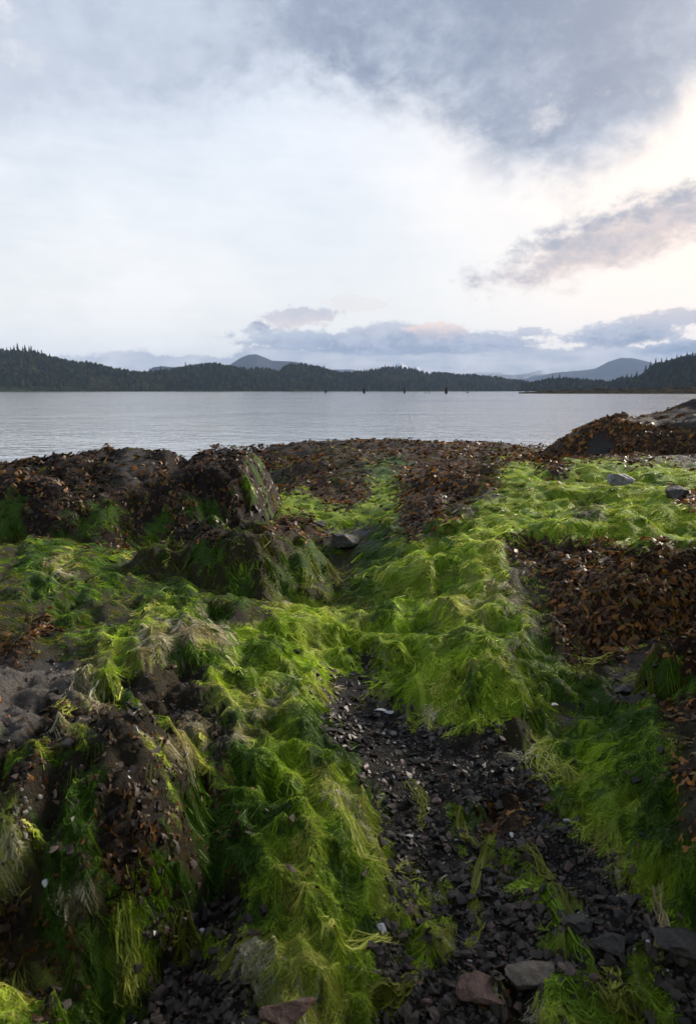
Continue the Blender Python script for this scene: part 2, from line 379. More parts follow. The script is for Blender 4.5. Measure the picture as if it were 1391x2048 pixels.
BO = dict(
    hump=Boulder(-2.15, 5.45, 1.50, 1.15, .12, .42, .42, (.00, .06), .09, 1, 2.6, -.3, .05),
    block=Boulder(-1.06, 5.75, .58, .74, -.05, .455, .38, (.02, .03), .06, 2, 2.2, -.3, .05),
    mound=Boulder(-.60, 3.50, .84, .62, -.18, .255, .28, (-.02, .10), .07, 3, 2.2, -.2, .06),
    ledge=Boulder(-.80, 1.32, .60, .42, -.08, .375, .50, (-.05, .05), .05, 4, 2.8, -.2, .05),
    brow=Boulder(1.45, 2.72, .88, .66, .08, .355, .10, (.04, .10), .07, 5, 2.3, -.2, .06),
    knob=Boulder(1.02, 1.93, .22, .16, -.2, .235, .35, (0, 0), .04, 6, 2.3, -.2, .05),
    headland=Boulder(5.5, 9.3, 3.45, 1.7, .0, .97, .42, (.20, .04), .10, 7, 2.2, -.3, .06),
    bank=Boulder(3.05, 2.55, .80, 1.15, .10, 1.50, .55, (.1, .0), .25, 8, 2.6, -.2, .10),  # added outside the view to throw shade over the foreground
)
BNAMES = list(BO)
WATER_Z = -.5

# cover map, read off the photograph: 50 x 40 px cells from y = 800
#  G bright green  g deep green  y yellowed green  w bleached  B orange-brown rockweed  b rockweed and green mixed
#  d dark rockweed  m debris and moss on rock  k slate gravel  r bare rock
MAP = """
ddddddddddddddddddddddBBrBrr
ddddddddddddddddddddBBBrBrrr
dddddrdddddBBbBBBBBBBBBBBBrr
dddddrddrddbBbbgBBBbGGBGGGGG
dddddddddddbBBBGBBBbGGGGGGGB
gdddgdddgddGGGGGBBbGGGGbGGGG
gddgddgddbbBBrrgBgGGGGGGGGGG
bggbgbbbgbbbgbggGGGGBBBBBBBB
bgwbgbbbbgbggbgGGyyGbBBBBBBB
bgbgbbggbgbgbggGGyyybbBBBBBB
bbgbbbyygbbyGGygGyyybbBBBBBB
bBbbyywwwyyGGGGGGyyyybBBBBBB
BbbbyywggyGGyGkyGGyGbgbBBrBB
rrrwymbmygGyykkyGGgGgggbrrgB
rrrwmmmmyyGgykkyGGgGGgggrrgg
rrmmmmmmmgyyGkkkyGGGGgrgggBB
rmmmmmmwmwgGgkkkkkmkbggGggbb
mmmmmmmwmgGGggkkkkkkbygGgggb
mmmmmmmmwgGGgGkkkkkkkyyGggbB
mmmmddmmbgGgGygkkkkkkkgGGggb
mmmmddmgbgggGyykkkgBBkyGGggb
mgmmdddggbggGyykkkkBBkkyGggb
mggmdddgbgGGGyyykkkykkkkyGgg
mgggddgggbgGgGyykkkkykkkyGGg
dggwgddggbGgGGGykykkkykkkyGg
dggbggkkkkgGgGGyykkkkkykkkyg
dgbggykkkkgGgGgkkykkkkkkkkky
bgbggggkykyGGGgkkykkkkykkkkr
bbyggykkkyyGGGykkkkkkkkkkykk
ybmggykkkkyyGGyykkkymkykkykk
ygmgggkkkkyGGGykkkkkmmyyyyyk
ggmggkkkkkkyGGgkkkkkmkyyykyy
""".split()
def own_fix(cls, own, x, y):
    """weed that belongs to a given rock"""
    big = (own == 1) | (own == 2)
    cls = np.where(big & np.isin(cls, [0, 4, 5, 9]) & (x > -1.35), CL['d'], cls)  # keeps rockweed on the left rocks; dark class also stands in for right-face shade
    cls = np.where((own == 2) & (x > -.85) & (fbm(x, y, 9, 2, 23) > .22), CL['g'], cls)
    cls = np.where(np.isin(own, [3, 5]) & (cls == CL['r']), CL['b'], cls)
    hd = own == BNAMES.index('headland') + 1
    cls = np.where(hd, np.where(fbm(x, y, 1.3, 4, 5) + .25 * np.clip(x - 3.6, -1, 1) > .16, CL['r'], CL['B']), cls)
    lg = (own == BNAMES.index('ledge') + 1) & (cls == CL['m']); f_ = fbm(x, y, 13, 3, 19) + .25 * rng.standard_normal(np.shape(x)) * .3
    cls = np.where(lg & (f_ > .34), CL['g'], np.where(lg & (f_ < -.36), CL['y'], cls))
    cls = np.where((own == BNAMES.index('ledge') + 1) & (cls == CL['g']) & (f_ < .02), CL['b'], cls)
    cls = np.where((own == BNAMES.index('knob') + 1) & (cls == CL['r']) & (f_ > -.05), CL['g'], cls)
    return np.where(own == BNAMES.index('bank') + 1, CL['b'], cls)
CL = {c: i for i, c in enumerate('GgywBbdmkr')}
MAPI = np.array([[CL[c] for c in r] for r in MAP])
def classify(x, y, z, jit=1.0):
    px, py = project(x, y, z)
    s = 1.0 / np.clip(den(y) / 2, .5, 4)
    px = px + jit * (60 * fbm(x * s, y * s, 6, 3, 41) + 14 * rng.standard_normal(np.shape(x)))
    py = py + jit * (48 * fbm(x * s, y * s, 6, 3, 57) + 9 * rng.standard_normal(np.shape(x)))
    return MAPI[np.clip(((py - 800) / 40).astype(int), 0, MAPI.shape[0] - 1), np.clip((px / 50).astype(int), 0, 27)]

# a lookup grid of heights over the part of the shore in and around the view
NU, NV = 900, 1000
U0, U1, V0, V1 = -.85, .85, math.log(.85), math.log(22)
gu = np.linspace(U0, U1, NU); gv = np.linspace(V0, V1, NV)
GU, GV = np.meshgrid(gu, gv, indexing='ij'); GY = np.exp(GV) - .17; GX = GU * np.exp(GV)
HS = ground_h(GX, GY); OWN = np.zeros(HS.shape, int)
for i, k in enumerate(BNAMES):
    hb = BO[k].h(GX, GY); w_ = hb > HS; OWN[w_] = i + 1; HS = np.where(w_, hb, HS)
def cushion(x, y, cls):
    """thickness of the weed lying on the rock: folded mats of green, lumpy rockweed"""
    sc = np.clip(den(y), 1, 6) ** .55
    wx, wy = x + .05 * sc * fbm(x, y, 7 / sc, 2, 71), y + .05 * sc * fbm(x, y, 7 / sc, 2, 77)
    fold = 1 - np.abs(2 * fbm(wx * .55 + wy * .25, wy * 1.35, 9 / sc, 4, 81))
    green = np.isin(cls, [0, 1, 2, 3]); brown = np.isin(cls, [4, 5, 6])
    t = np.where(green, .056 * (fold - .5) + .030 * (.5 - np.abs(2 * fbm(x, y, 22 / sc, 3, 87))), 0) + np.where(brown, .045 * fbm(x, y, 9 / sc, 4, 91, .6), 0) + np.where(cls == 7, .06 * fbm(x, y, 14, 4, 95, .6), 0)
    return t * sc ** .45 * np.where(green, np.clip(2.6 / den(y), .38, 1), 1)
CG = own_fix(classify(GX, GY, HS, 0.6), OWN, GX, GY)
TH = cushion(GX, GY, CG)
for _ in range(3):      # soften the class borders
    TH[1:-1, 1:-1] = (TH[1:-1, 1:-1] * 2 + TH[:-2, 1:-1] + TH[2:, 1:-1] + TH[1:-1, :-2] + TH[1:-1, 2:]) / 6
HG = HS + TH
def gidx(x, y):
    u, v = uv(x, y)
    fi = np.clip((u - U0) / (U1 - U0) * (NU - 1), 0, NU - 1.001); fj = np.clip((v - V0) / (V1 - V0) * (NV - 1), 0, NV - 1.001)
    return fi, fj
def look(G, x, y):
    fi, fj = gidx(x, y); i, j = fi.astype(int), fj.astype(int); a, b = fi - i, fj - j
    return (G[i, j] * (1 - a) + G[i + 1, j] * a) * (1 - b) + (G[i, j + 1] * (1 - a) + G[i + 1, j + 1] * a) * b
def lookn(G, x, y):
    fi, fj = gidx(x, y); return G[(fi + .5).astype(int), (fj + .5).astype(int)]
def H(x, y): return look(HG, x, y)
def grad(x, y, G=HG, e=.02):
    d = den(y) * e
    return (look(G, x + d, y) - look(G, x - d, y)) / (2 * d), (look(G, x, y + d) - look(G, x, y - d)) / (2 * d)

UNDER = np.array([(.20, .31, .012), (.042, .095, .004), (.22, .26, .045), (.19, .18, .08), (.035, .016, .005), (.035, .030, .008),
                  (.015, .008, .004), (.030, .024, .012), (.018, .015, .012), (.060, .054, .049)])

# ---- ground sheet
us = np.concatenate([-np.geomspace(2.2, .62, 26)[:-1], np.linspace(-.62, .62, 330), np.geomspace(.62, 2.2, 26)[1:]])
ys = np.concatenate([np.linspace(-4, .55, 24)[:-1], np.exp(np.linspace(math.log(.72), math.log(30), 440)) - .17])
UU, YY = np.meshgrid(us, ys, indexing='ij'); XX = UU * den(YY)
ZZ = ground_h(XX, YY)
inside = (np.abs(UU) < .84) & (YY > V0 + 1.0) & (YY < 21)
own0 = lookn(OWN, XX, YY) == 0
ZZ = np.where(own0, ZZ + np.where((np.abs(UU) < .84) & (YY > .7) & (YY < 21), look(TH, XX, YY), 0), ZZ - .02)
cg = classify(XX, YY, ZZ, .8)
me = mesh_np('foreshore', np.stack([XX, YY, ZZ], -1).reshape(-1, 3), grid_faces(len(us), len(ys))[:, ::-1], UNDER[cg].reshape(-1, 3))
g_obj = tag(link('ground', me, M_GROUND), 'wet rocky foreshore under seaweed and slate gravel', None, None, 'structure')

# ---- boulders
B_INFO = dict(
    hump=('boulder', 'long dark boulder on the left covered in blackish brown rockweed'),
    block=('boulder', 'steep-sided block of rock draped in dark rockweed beside the green flat'),
    mound=('boulder', 'low rounded rock with mixed brown and green weed beside the narrow channel'),
    ledge=('boulder', 'near rock ledge with bare grey top, barnacles and hanging moss at left edge'),
    brow=('boulder', 'broad mound thickly covered in orange-brown rockweed at right edge'),
    knob=('boulder', 'small half-bare grey rock below the orange-brown rockweed mound'),
    bank=('rock_outcrop', 'tall rock bank added out of view at right to shade the near gravel'),
    headland=('rock_outcrop', 'dark bare rock outcrop rising to the right edge above the water'))
BOBJ = {}
for k in BNAMES:
    b = BO[k]; nr, ns = (64, 150)
    t = np.linspace(0, 1, nr) ** .8 * 1.45; th = np.linspace(0, 2 * math.pi, ns, endpoint=False)
    T, A_ = np.meshgrid(t, th, indexing='ij')
    ca, sa = np.cos(A_), np.sin(A_); q = (np.abs(ca) ** b.power + np.abs(sa) ** b.power) ** (-1 / b.power)
    lx, ly = T * q * ca * b.a, T * q * sa * b.b; c, s_ = math.cos(b.rot), math.sin(b.rot)
    x, y = b.cx + lx * c - ly * s_, b.cy + lx * s_ + ly * c
    z = b.h(x, y)
    uu, vv = uv(x, y); ok = (np.abs(uu) < .84) & (y < 21) & (y > .7)
    z = z + np.where(ok, look(TH, x, y), 0) * (z > ground_h(x, y) - .05)
    cls = classify(x, y, z, .8)
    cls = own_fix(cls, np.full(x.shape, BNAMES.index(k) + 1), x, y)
    V = np.stack([x, y, z], -1).reshape(-1, 3); Fq = grid_faces(nr, ns, True)
    V = np.vstack([V, [[b.cx, b.cy, b.foot - .15]]]); base = np.arange((nr - 1) * ns, nr * ns)
    cap = np.stack([np.roll(base, -1), base, np.full(ns, len(V) - 1), np.full(ns, len(V) - 1)], -1)
    C = np.vstack([UNDER[cls].reshape(-1, 3) * np.where(cls.reshape(-1, 1) == CL['r'], .55 if k == 'headland' else 2.2 if k == 'ledge' else 1., 1.), UNDER[[9]]])
    # cap as triangles needs another polygon size, so give the underside a doubled centre
    V = np.vstack([V, V[-1] + [0, 0, -.001]]); C = np.vstack([C, C[-1]]); cap[:, 3] = len(V) - 1
    me = mesh_np(k, V, np.vstack([Fq, cap]), C)
    nm, lab = B_INFO[k]
    BOBJ[k] = tag(link(nm, me, M_GROUND), lab, 'rock')

# ================================================================== green weed
PAL = dict(bright=(.27, .41, .012), lime=(.43, .55, .045), deep=(.042, .105, .004), mid=(.135, .24, .007), olive=(.16, .17, .016), yellow=(.46, .48, .08), bleach=(.56, .51, .34), straw=(.33, .27, .12), brown=(.10, .05, .018))
MIX = {  # class: colours and weights
    0: (['deep', 'mid', 'bright', 'lime', 'yellow'], [.07, .15, .33, .35, .10]),
    1: (['deep', 'mid', 'bright', 'olive'], [.45, .33, .10, .12]),
    2: (['mid', 'bright', 'lime', 'yellow', 'bleach'], [.14, .26, .22, .24, .14]),
    3: (['bleach', 'straw', 'yellow', 'mid'], [.45, .22, .18, .15]),
    5: (['mid', 'olive', 'deep', 'yellow'], [.35, .35, .2, .1]),
    6: (['deep', 'olive'], [.6, .4]),
    7: (['olive', 'mid', 'straw', 'deep'], [.38, .27, .2, .15]),
    8: (['yellow', 'olive', 'bright'], [.35, .35, .3]),
    4: (['bright', 'olive'], [.5, .5]), 9: (['olive', 'straw'], [.6, .4])}
KEEP = {0: 1, 1: 1, 2: 1, 3: 1, 4: .02, 5: .55, 6: .08, 7: .13, 8: .06, 9: .05}
def sample_uv(n, umax=.81, vmin=math.log(.88), vmax=math.log(15.5), k=.75):
    u = rng.uniform(-umax, umax, n); t = rng.uniform(0, 1, n)
    a, b = math.exp(-k * vmin), math.exp(-k * vmax); v = -np.log(a + (b - a) * t) / k
    d = np.exp(v); return u * d, d - .17
def sample_surface(n, **kw):
    x, y = sample_uv(n * 5, **kw); gx, gy = grad(x, y, HS, .02); a = np.minimum(np.sqrt(1 + gx * gx + gy * gy), 5.0) / 5.0
    ok = rng.uniform(0, 1, len(x)) < a; return x[ok], y[ok]
def flow(x, y):
    gx, gy = grad(x, y, HS, .03); g2x, g2y = grad(x, y, HG, .012); q = 1 / np.clip(den(y), 1, 8) ** .6
    ang = 2.2 * fbm(x, y, 2.6, 2, 101) + 2.6 * fbm(x * q, y * q, 11, 2, 103) + 3.4 * fbm(x * q, y * q, 30, 2, 107)
    bx, by = -np.cos(ang), -np.sin(ang) - .12
    fx, fy = bx - 1.0 * gx - .6 * g2x, by - 1.0 * gy - .6 * g2y
    L = np.hypot(fx, fy) + 1e-6; return fx / L, fy / L
def lock_guides(x, y, L, nseg):
    path = [(x, y)]; st = L / nseg; ra = rng.normal(0, .75, len(x)); rc, rs = np.cos(ra), np.sin(ra)
    for _ in range(nseg):
        fx, fy = flow(x, y); fx, fy = fx * rc - fy * rs, fx * rs + fy * rc; gx, gy = grad(x, y, HG, .012); sl = gx * fx + gy * fy
        s = st / np.sqrt(1 + np.clip(sl, -6, 6) ** 2); x, y = x + fx * s, y + fy * s; path.append((x, y))
    return np.array([p[0] for p in path]).T, np.array([p[1] for p in path]).T        # (n, nseg+1)
def strand_mesh(gx, gy, Rad, colr, nper, nseg, lift, width, taper=.55, kink=1.0):
    """gx, gy (n, nseg+1) guide paths of locks -> ribbons"""
    n = len(gx); N = n * nper; rep = np.repeat(np.arange(n), nper)
    PX, PY = gx[rep], gy[rep]; s = np.linspace(0, 1, nseg + 1)[None]
    dx, dy = np.gradient(PX, axis=1), np.gradient(PY, axis=1); L = np.hypot(dx, dy) + 1e-9; nx, ny = -dy / L, dx / L
    off = rng.uniform(-1, 1, (N, 1)) * Rad[rep][:, None]
    ph = rng.uniform(0, 6.28, (N, 1)); fr = rng.uniform(4, 14, (N, 1)); am = rng.uniform(.25, 1.5, (N, 1)) * Rad[rep][:, None] * kink
    side = off * (1 - taper * s) + am * np.sin(fr * s + ph)
    slip = rng.uniform(-.5, .5, (N, 1)) * Rad[rep][:, None] * 1.6
    x = PX + nx * side + dx / L * slip; y = PY + ny * side + dy / L * slip
    x += rng.normal(0, .12, x.shape) * width[rep][:, None]; y += rng.normal(0, .12, y.shape) * width[rep][:, None]
    lf = lift[rep][:, None] * (rng.uniform(.02, 1.0, (N, 1)) ** 1.5) * (1 - (off / (Rad[rep][:, None] + 1e-9)) ** 2 * .7) * (0.25 + 3.0 * s * (1 - s))
    z = H(x, y) + lf + width[rep][:, None] * .4
    wd = width[rep][:, None] * rng.uniform(.5, 1.2, (N, 1)) * np.where(rng.uniform(0, 1, (N, 1)) < .06, 2.8, 1) * np.where(s > .55, 1 - .75 * (s - .55) / .45, 1)
    roll = rng.uniform(-.5, .5, (N, 1)) + .3 * np.sin(fr * s * .7 + ph); cr, sr = np.cos(roll), np.sin(roll)
    hx, hy, hz = nx * cr * wd / 2, ny * cr * wd / 2, sr * wd / 2
    V = np.stack([np.stack([x - hx, y - hy, z - hz], -1), np.stack([x + hx, y + hy, z + hz], -1)], 2)    # N, S, 2, 3
    C = colr[rep][:, None, :] * rng.uniform(.75, 1.25, (N, 1, 1)) * np.ones((1, nseg + 1, 1))
    tip = (s[..., None] - .4).clip(0) * rng.uniform(0, .35, (N, 1, 1)); C = C * (1 - tip) + np.array(PAL['yellow']) * .8 * tip
    C = np.repeat(C[:, :, None, :], 2, 2)
    k = (nseg + 1) * 2; b = (np.arange(N) * k)[:, None]; q = (np.arange(nseg) * 2)[None]
    F = np.stack([b + q, b + q + 1, b + q + 3, b + q + 2], -1).reshape(-1, 4)
    return V.reshape(-1, 3), F, C.reshape(-1, 3), N, k
def region(x, y, z):
    px, py = project(x, y, z)
    r = np.zeros(len(x), int)                                   # 0 central mat
    r[(py < 1075) & (px > 790)] = 1                             # plateau
    r[(py < 1060) & (px <= 790)] = 2                            # far flat
    r[(py > 1440) & (px < 900)] = 3                             # near ridge
    r[(py > 1270) & (px > 1080)] = 4                            # right slope
    r[(py >= 1060) & (py <= 1440) & (px < 640)] = 5             # left
    r[(py > 1280) & (py <= 1450) & (px > 740) & (px <= 1100)] = 6   # draped lump
    return r
REG_LABEL = ['pale green weed mat running down the middle beside the channel', 'bright lime green weed mat spread over the plateau at right', 'green weed on the distant flat below the waterline',
             'long green weed draped over the near ridge left of the slate gravel', 'tangled green weed on the slope right of the slate gravel', 'bleached and green weed between the rocks on the left',
             'green weed draped over a lump just above the slate gravel']
GEN = []
def add_weed(n_locks, vmin, vmax, nper, nseg):
    x, y = sample_surface(n_locks, vmin=math.log(vmin), vmax=math.log(vmax)); z = H(x, y); n_locks = len(x)
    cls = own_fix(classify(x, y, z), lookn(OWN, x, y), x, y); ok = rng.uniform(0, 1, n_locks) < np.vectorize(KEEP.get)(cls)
    ok &= (z > WATER_Z + .04) & ~((x < -.2 * y) & (y > 7.2))
    own = lookn(OWN, x, y); hd = own == BNAMES.index('headland') + 1; ok &= ~(hd & (rng.uniform(0, 1, n_locks) > .05))
    x, y, cls = x[ok], y[ok], cls[ok]; d = den(y); n = len(x)
    L = .0225 * d ** .65 * np.where(rng.uniform(0, 1, n) < .14, rng.uniform(1.1, 1.9, n), rng.uniform(.4, 1.0, n)); L = np.where(np.isin(cls, [5, 7]), L * .5, L)
    Rd = .0085 * d ** .75 * rng.uniform(.5, 1.6, n); wd = (.0007 * d + .0004) * rng.uniform(.6, 1.4, n)
    lift = .0048 * d ** .5 * rng.uniform(.2, 1.6, n)
    colr = np.zeros((n, 3))
    for c in range(10):
        i = np.where(cls == c)[0]
        if len(i):
            nm, wt = MIX[c]; q_ = 1 / np.clip(den(y[i]), 1, 8) ** .6; cum = np.cumsum(wt) / sum(wt)
            fv = fbm(x[i] * q_, y[i] * q_, 12, 3, 131) * 1.15 + .5 + rng.normal(0, .10, len(i)); pick = np.searchsorted(cum, np.clip(fv, .001, .999)).clip(0, len(nm) - 1); colr[i] = np.array([PAL[q] for q in nm])[pick]
    back = (cls == 0) & (y > 3.0) & (rng.uniform(0, 1, n) < .6)       # far bright green shifted to lime and yellow, standing in for stronger light
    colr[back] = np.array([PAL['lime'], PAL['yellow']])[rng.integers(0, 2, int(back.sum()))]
    tint = 1 + .7 * fbm(x, y, 3.5, 3, 121); colr = colr * tint[:, None].clip(.6, 1.5)
    gx, gy = lock_guides(x, y, L, nseg)
    V, F, C, N, k = strand_mesh(gx, gy, Rd, colr, nper, nseg, lift, wd)
    own = lookn(OWN, x, y); reg = region(x, y, H(x, y)); key = np.where(own > 0, own - 1, 100 + reg)
    GEN.append((V.reshape(N, k, 3), C.reshape(N, k, 3), np.repeat(key, nper), nseg))
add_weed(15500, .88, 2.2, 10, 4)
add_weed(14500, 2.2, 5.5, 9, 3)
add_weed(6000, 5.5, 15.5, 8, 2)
# loose twisted ropes lying over the gravel
ROPES = [([(1040, 1690), (1100, 1760), (1165, 1865)], .008, 'olive'), ([(1085, 1780), (1150, 1890), (1185, 1945)], .006, 'mid'), ([(980, 1670), (950, 1780), (940, 1830)], .004, 'olive'),
         ([(740, 1990), (800, 1985), (840, 1940)], .006, 'olive'), ([(820, 1820), (900, 1860), (880, 1920)], .006, 'olive'), ([(930, 1900), (950, 1860), (955, 1800)], .005, 'olive'),
         ([(640, 1870), (700, 1900), (790, 1880)], .006, 'yellow'), ([(330, 1920), (380, 1880), (420, 1870)], .007, 'olive'), ([(440, 1960), (480, 1900), (520, 1870)], .007, 'olive'),
         ([(820, 1560), (850, 1610), (830, 1660)], .009, 'olive'), ([(1170, 1950), (1240, 1990), (1300, 2060)], .014, 'olive'), ([(1090, 1990), (1160, 2010), (1230, 2050)], .012, 'mid'),
         ([(1210, 1920), (1230, 1970), (1220, 2030)], .006, 'yellow'), ([(1310, 1780), (1330, 1860), (1310, 1930)], .004, 'straw'), ([(905, 1620), (925, 1680), (960, 1700)], .005, 'olive'),
         ([(1390, 1320), (1310, 1330), (1230, 1370)], .010, 'olive'), ([(1150, 1330), (1220, 1310), (1290, 1290)], .009, 'yellow'), ([(1060, 1500), (1090, 1540), (1150, 1560)], .014, 'yellow'),
         
         ([(240, 1760), (250, 1860), (230, 1960)], .010, 'yellow'), ([(660, 1560), (720, 1700), (840, 1740)], .012, 'yellow'), ([(760, 1290), (830, 1330), (850, 1420)], .008, 'lime')]
for pts, rad, cn in ROPES:
    q = []
    for (px, py) in pts:
        z = 0.05
        for _ in range(12): x, y = at_z(px, py, z); z = .5 * z + .5 * float(H(np.array([x]), np.array([y]))[0])
        q.append((float(x), float(y)))
    q = np.array(q); t = np.linspace(0, 2, 13); xx = np.interp(t, [0, 1, 2], q[:, 0]); yy = np.interp(t, [0, 1, 2], q[:, 1])
    xx += .012 * fbm(t, t * 0 + rad * 900, 2.0, 2, 5); yy += .012 * fbm(t, t * 0 + rad * 700, 2.0, 2, 9)
    V, F, C, N, k = strand_mesh(xx[None], yy[None], np.array([rad]), np.array([PAL[cn]]), 26, 12, np.array([.012]), np.array([.0026]), .35, 1.6)
    key = 103 if q[1, 0] < .25 else 104
    o_ = int(lookn(OWN, q[1:2, 0], q[1:2, 1])[0]); key = o_ - 1 if o_ else key
    GEN.append((V.reshape(N, k, 3), C.reshape(N, k, 3), np.full(N, key), 12))
def strand_faces(N, nseg, start):
    k = (nseg + 1) * 2; b = start + (np.arange(N) * k)[:, None]; q = (np.arange(nseg) * 2)[None]
    return np.stack([b + q, b + q + 1, b + q + 3, b + q + 2], -1).reshape(-1, 4)
keys = np.unique(np.concatenate([g[2] for g in GEN]))
for key in keys:
    Vs, Cs, Fs, st = [], [], [], 0
    for V, C, kk, nseg in GEN:
        i = kk == key
        if i.any():
            v = V[i].reshape(-1, 3); Fs.append(strand_faces(int(i.sum()), nseg, st)); Vs.append(v); Cs.append(C[i].reshape(-1, 3)); st += len(v)
    me = mesh_np('green_weed', np.vstack(Vs), np.vstack(Fs), np.vstack(Cs))
    if key < 100: tag(link('green_seaweed', me, M_GREEN, BOBJ[BNAMES[key]]), kind='stuff')
    else: tag(link('green_seaweed', me, M_GREEN), REG_LABEL[key - 100], 'seaweed', 'mats of green seaweed', 'stuff')

# ================================================================== rockweed fronds
def strip(pts, wds, curl, cup):
    """a cupped blade along +y in its own plane: three verts per cross-section"""
    V, n = [], len(pts)
    for i, (p, w_) in enumerate(zip(pts, wds)):
        a = pts[min(i + 1, n - 1)]; b = pts[max(i - 1, 0)]; d = np.array(a) - np.array(b); d = d / (np.linalg.norm(d) + 1e-9); nx, ny = d[1], -d[0]
        r2 = p[0] ** 2 + p[1] ** 2; z = -curl * r2
        for s in (-1, 0, 1): V.append((p[0] + nx * s * w_ / 2, p[1] + ny * s * w_ / 2, z + (abs(s) * cup * w_)))
    F = [(i * 3 + j, i * 3 + j + 1, i * 3 + j + 4, i * 3 + j + 3) for i in range(n - 1) for j in range(2)]
    return V, F
def frond_template(seed):
    r = random.Random(seed); V, F = [], []; cv_ = r.uniform(.3, 1.0)
    def add(p, wd):
        v, f = strip(p, wd, cv_, r.uniform(.1, .35)); b = len(V); V.extend(v); F.extend([tuple(q + b for q in ff) for ff in f])
    fork = (r.uniform(-.05, .05), r.uniform(.3, .45)); add([(0, 0), (fork[0] * .5, fork[1] * .5), fork], [.07, .13, .2])
    for sgn in (-1, 1):
        a = sgn * r.uniform(.3, .85); L = r.uniform(.45, .7); dx, dy = math.sin(a), math.cos(a); bw = r.uniform(.26, .42)
        P = [(fork[0] + dx * L * t, fork[1] - .03 + dy * L * t + .05 * t * t) for t in (0, .4, .78, 1.0)]
        add(P, [.16, bw, bw, bw * .55])
    return np.array(V), np.array(F)
FT = [frond_template(s) for s in range(8)]
def light_frond(seed):
    """the same forked blade with fewer faces, for the mass of weed"""
    r = random.Random(seed); V, F = [], []; fk = (r.uniform(-.08, .08), r.uniform(.25, .4)); curl = r.uniform(.3, 1.1)
    def pt(x, y, z=0): V.append((x, y, z - curl * (x * x + y * y))); return len(V) - 1
    a0, a1, f0, f1 = pt(-.06, 0), pt(.06, 0), pt(fk[0] - .10, fk[1]), pt(fk[0] + .10, fk[1]); F.append((a0, a1, f1, f0))
    for sg in (-1, 1):
        an = sg * r.uniform(.3, 1.0); L = r.uniform(.4, .7); dx, dy = math.sin(an), math.cos(an); bw = r.uniform(.13, .22); cz = r.uniform(-.05, .12); e0, e1 = f0, f1
        for t, wq in ((.4, .9), (.8, 1.0), (1.0, .5)):
            cx, cy = fk[0] + dx * L * t, fk[1] + dy * L * t; g0, g1 = pt(cx - dy * bw * wq, cy + dx * bw * wq, cz), pt(cx + dy * bw * wq, cy - dx * bw * wq, -cz * .4); F.append((e0, e1, g1, g0)); e0, e1 = g0, g1
    return np.array(V), np.array(F)
LT = [light_frond(s) for s in range(12)]
def frames(x, y, dirx, diry, pitch, roll):
    """rotation matrices: local y along the direction on the surface, raised by pitch; local z about the surface normal"""
    gx, gy = grad(x, y, HG, .012); n = np.stack([-gx, -gy, np.ones_like(gx)], -1); n /= np.linalg.norm(n, axis=1, keepdims=True)
    t = np.stack([dirx, diry, gx * dirx + gy * diry], -1); t /= np.linalg.norm(t, axis=1, keepdims=True); s = np.cross(t, n)
    cp, sp = np.cos(pitch)[:, None], np.sin(pitch)[:, None]; t2 = t * cp + n * sp; n2 = n * cp - t * sp
    cr, sr = np.cos(roll)[:, None], np.sin(roll)[:, None]; s3 = s * cr + n2 * sr; n3 = n2 * cr - s * sr
    return np.stack([s3, t2, n3], -1)               # columns
def instances(templates, pos, Rm, scale, colr):
    Vs, Fs, Cs, st = [], [], [], 0; pick = rng.integers(0, len(templates), len(pos))
    for ti, (tv, tf) in enumerate(templates):
        i = np.where(pick == ti)[0]
        if not len(i): continue
        sc = scale[i]; sc = sc[:, None, None] if sc.ndim == 1 else sc[:, None, :]
        v = np.einsum('nij,nkj->nki', Rm[i], tv[None] * sc) + pos[i][:, None]
        f = tf[None] + (st + np.arange(len(i)) * len(tv))[:, None, None]
        Vs.append(v.reshape(-1, 3)); Fs.append(f.reshape(-1, tf.shape[1])); Cs.append(np.repeat(colr[i], len(tv), 0)); st += len(i) * len(tv)
    return np.vstack(Vs), np.vstack(Fs), np.vstack(Cs)
BP = dict(rust=(.15, .060, .009), orange=(.23, .098, .013), brown=(.065, .030, .008), olive=(.115, .075, .012), dark=(.022, .011, .005), tan=(.15, .10, .055), pale=(.26, .19, .13))
BMIX = {4: (['rust', 'orange', 'brown', 'olive', 'dark'], [.34, .16, .28, .12, .10]), 5: (['rust', 'brown', 'olive', 'dark'], [.25, .33, .27, .15]), 6: (['dark', 'brown', 'rust', 'olive'], [.36, .36, .16, .12]),
        7: (['brown', 'tan', 'dark', 'rust', 'pale'], [.34, .22, .26, .12, .06]), 0: (['brown', 'rust'], [.5, .5]), 1: (['brown', 'rust'], [.5, .5]), 2: (['brown', 'tan'], [.5, .5]), 3: (['tan', 'brown'], [.5, .5]), 8: (['brown', 'rust'], [.5, .5]), 9: (['brown', 'rust'], [.5, .5])}
BKEEP = {4: 1, 5: .95, 6: 1, 7: .85, 0: .004, 1: .03, 2: .015, 3: .05, 8: .03, 9: .1}
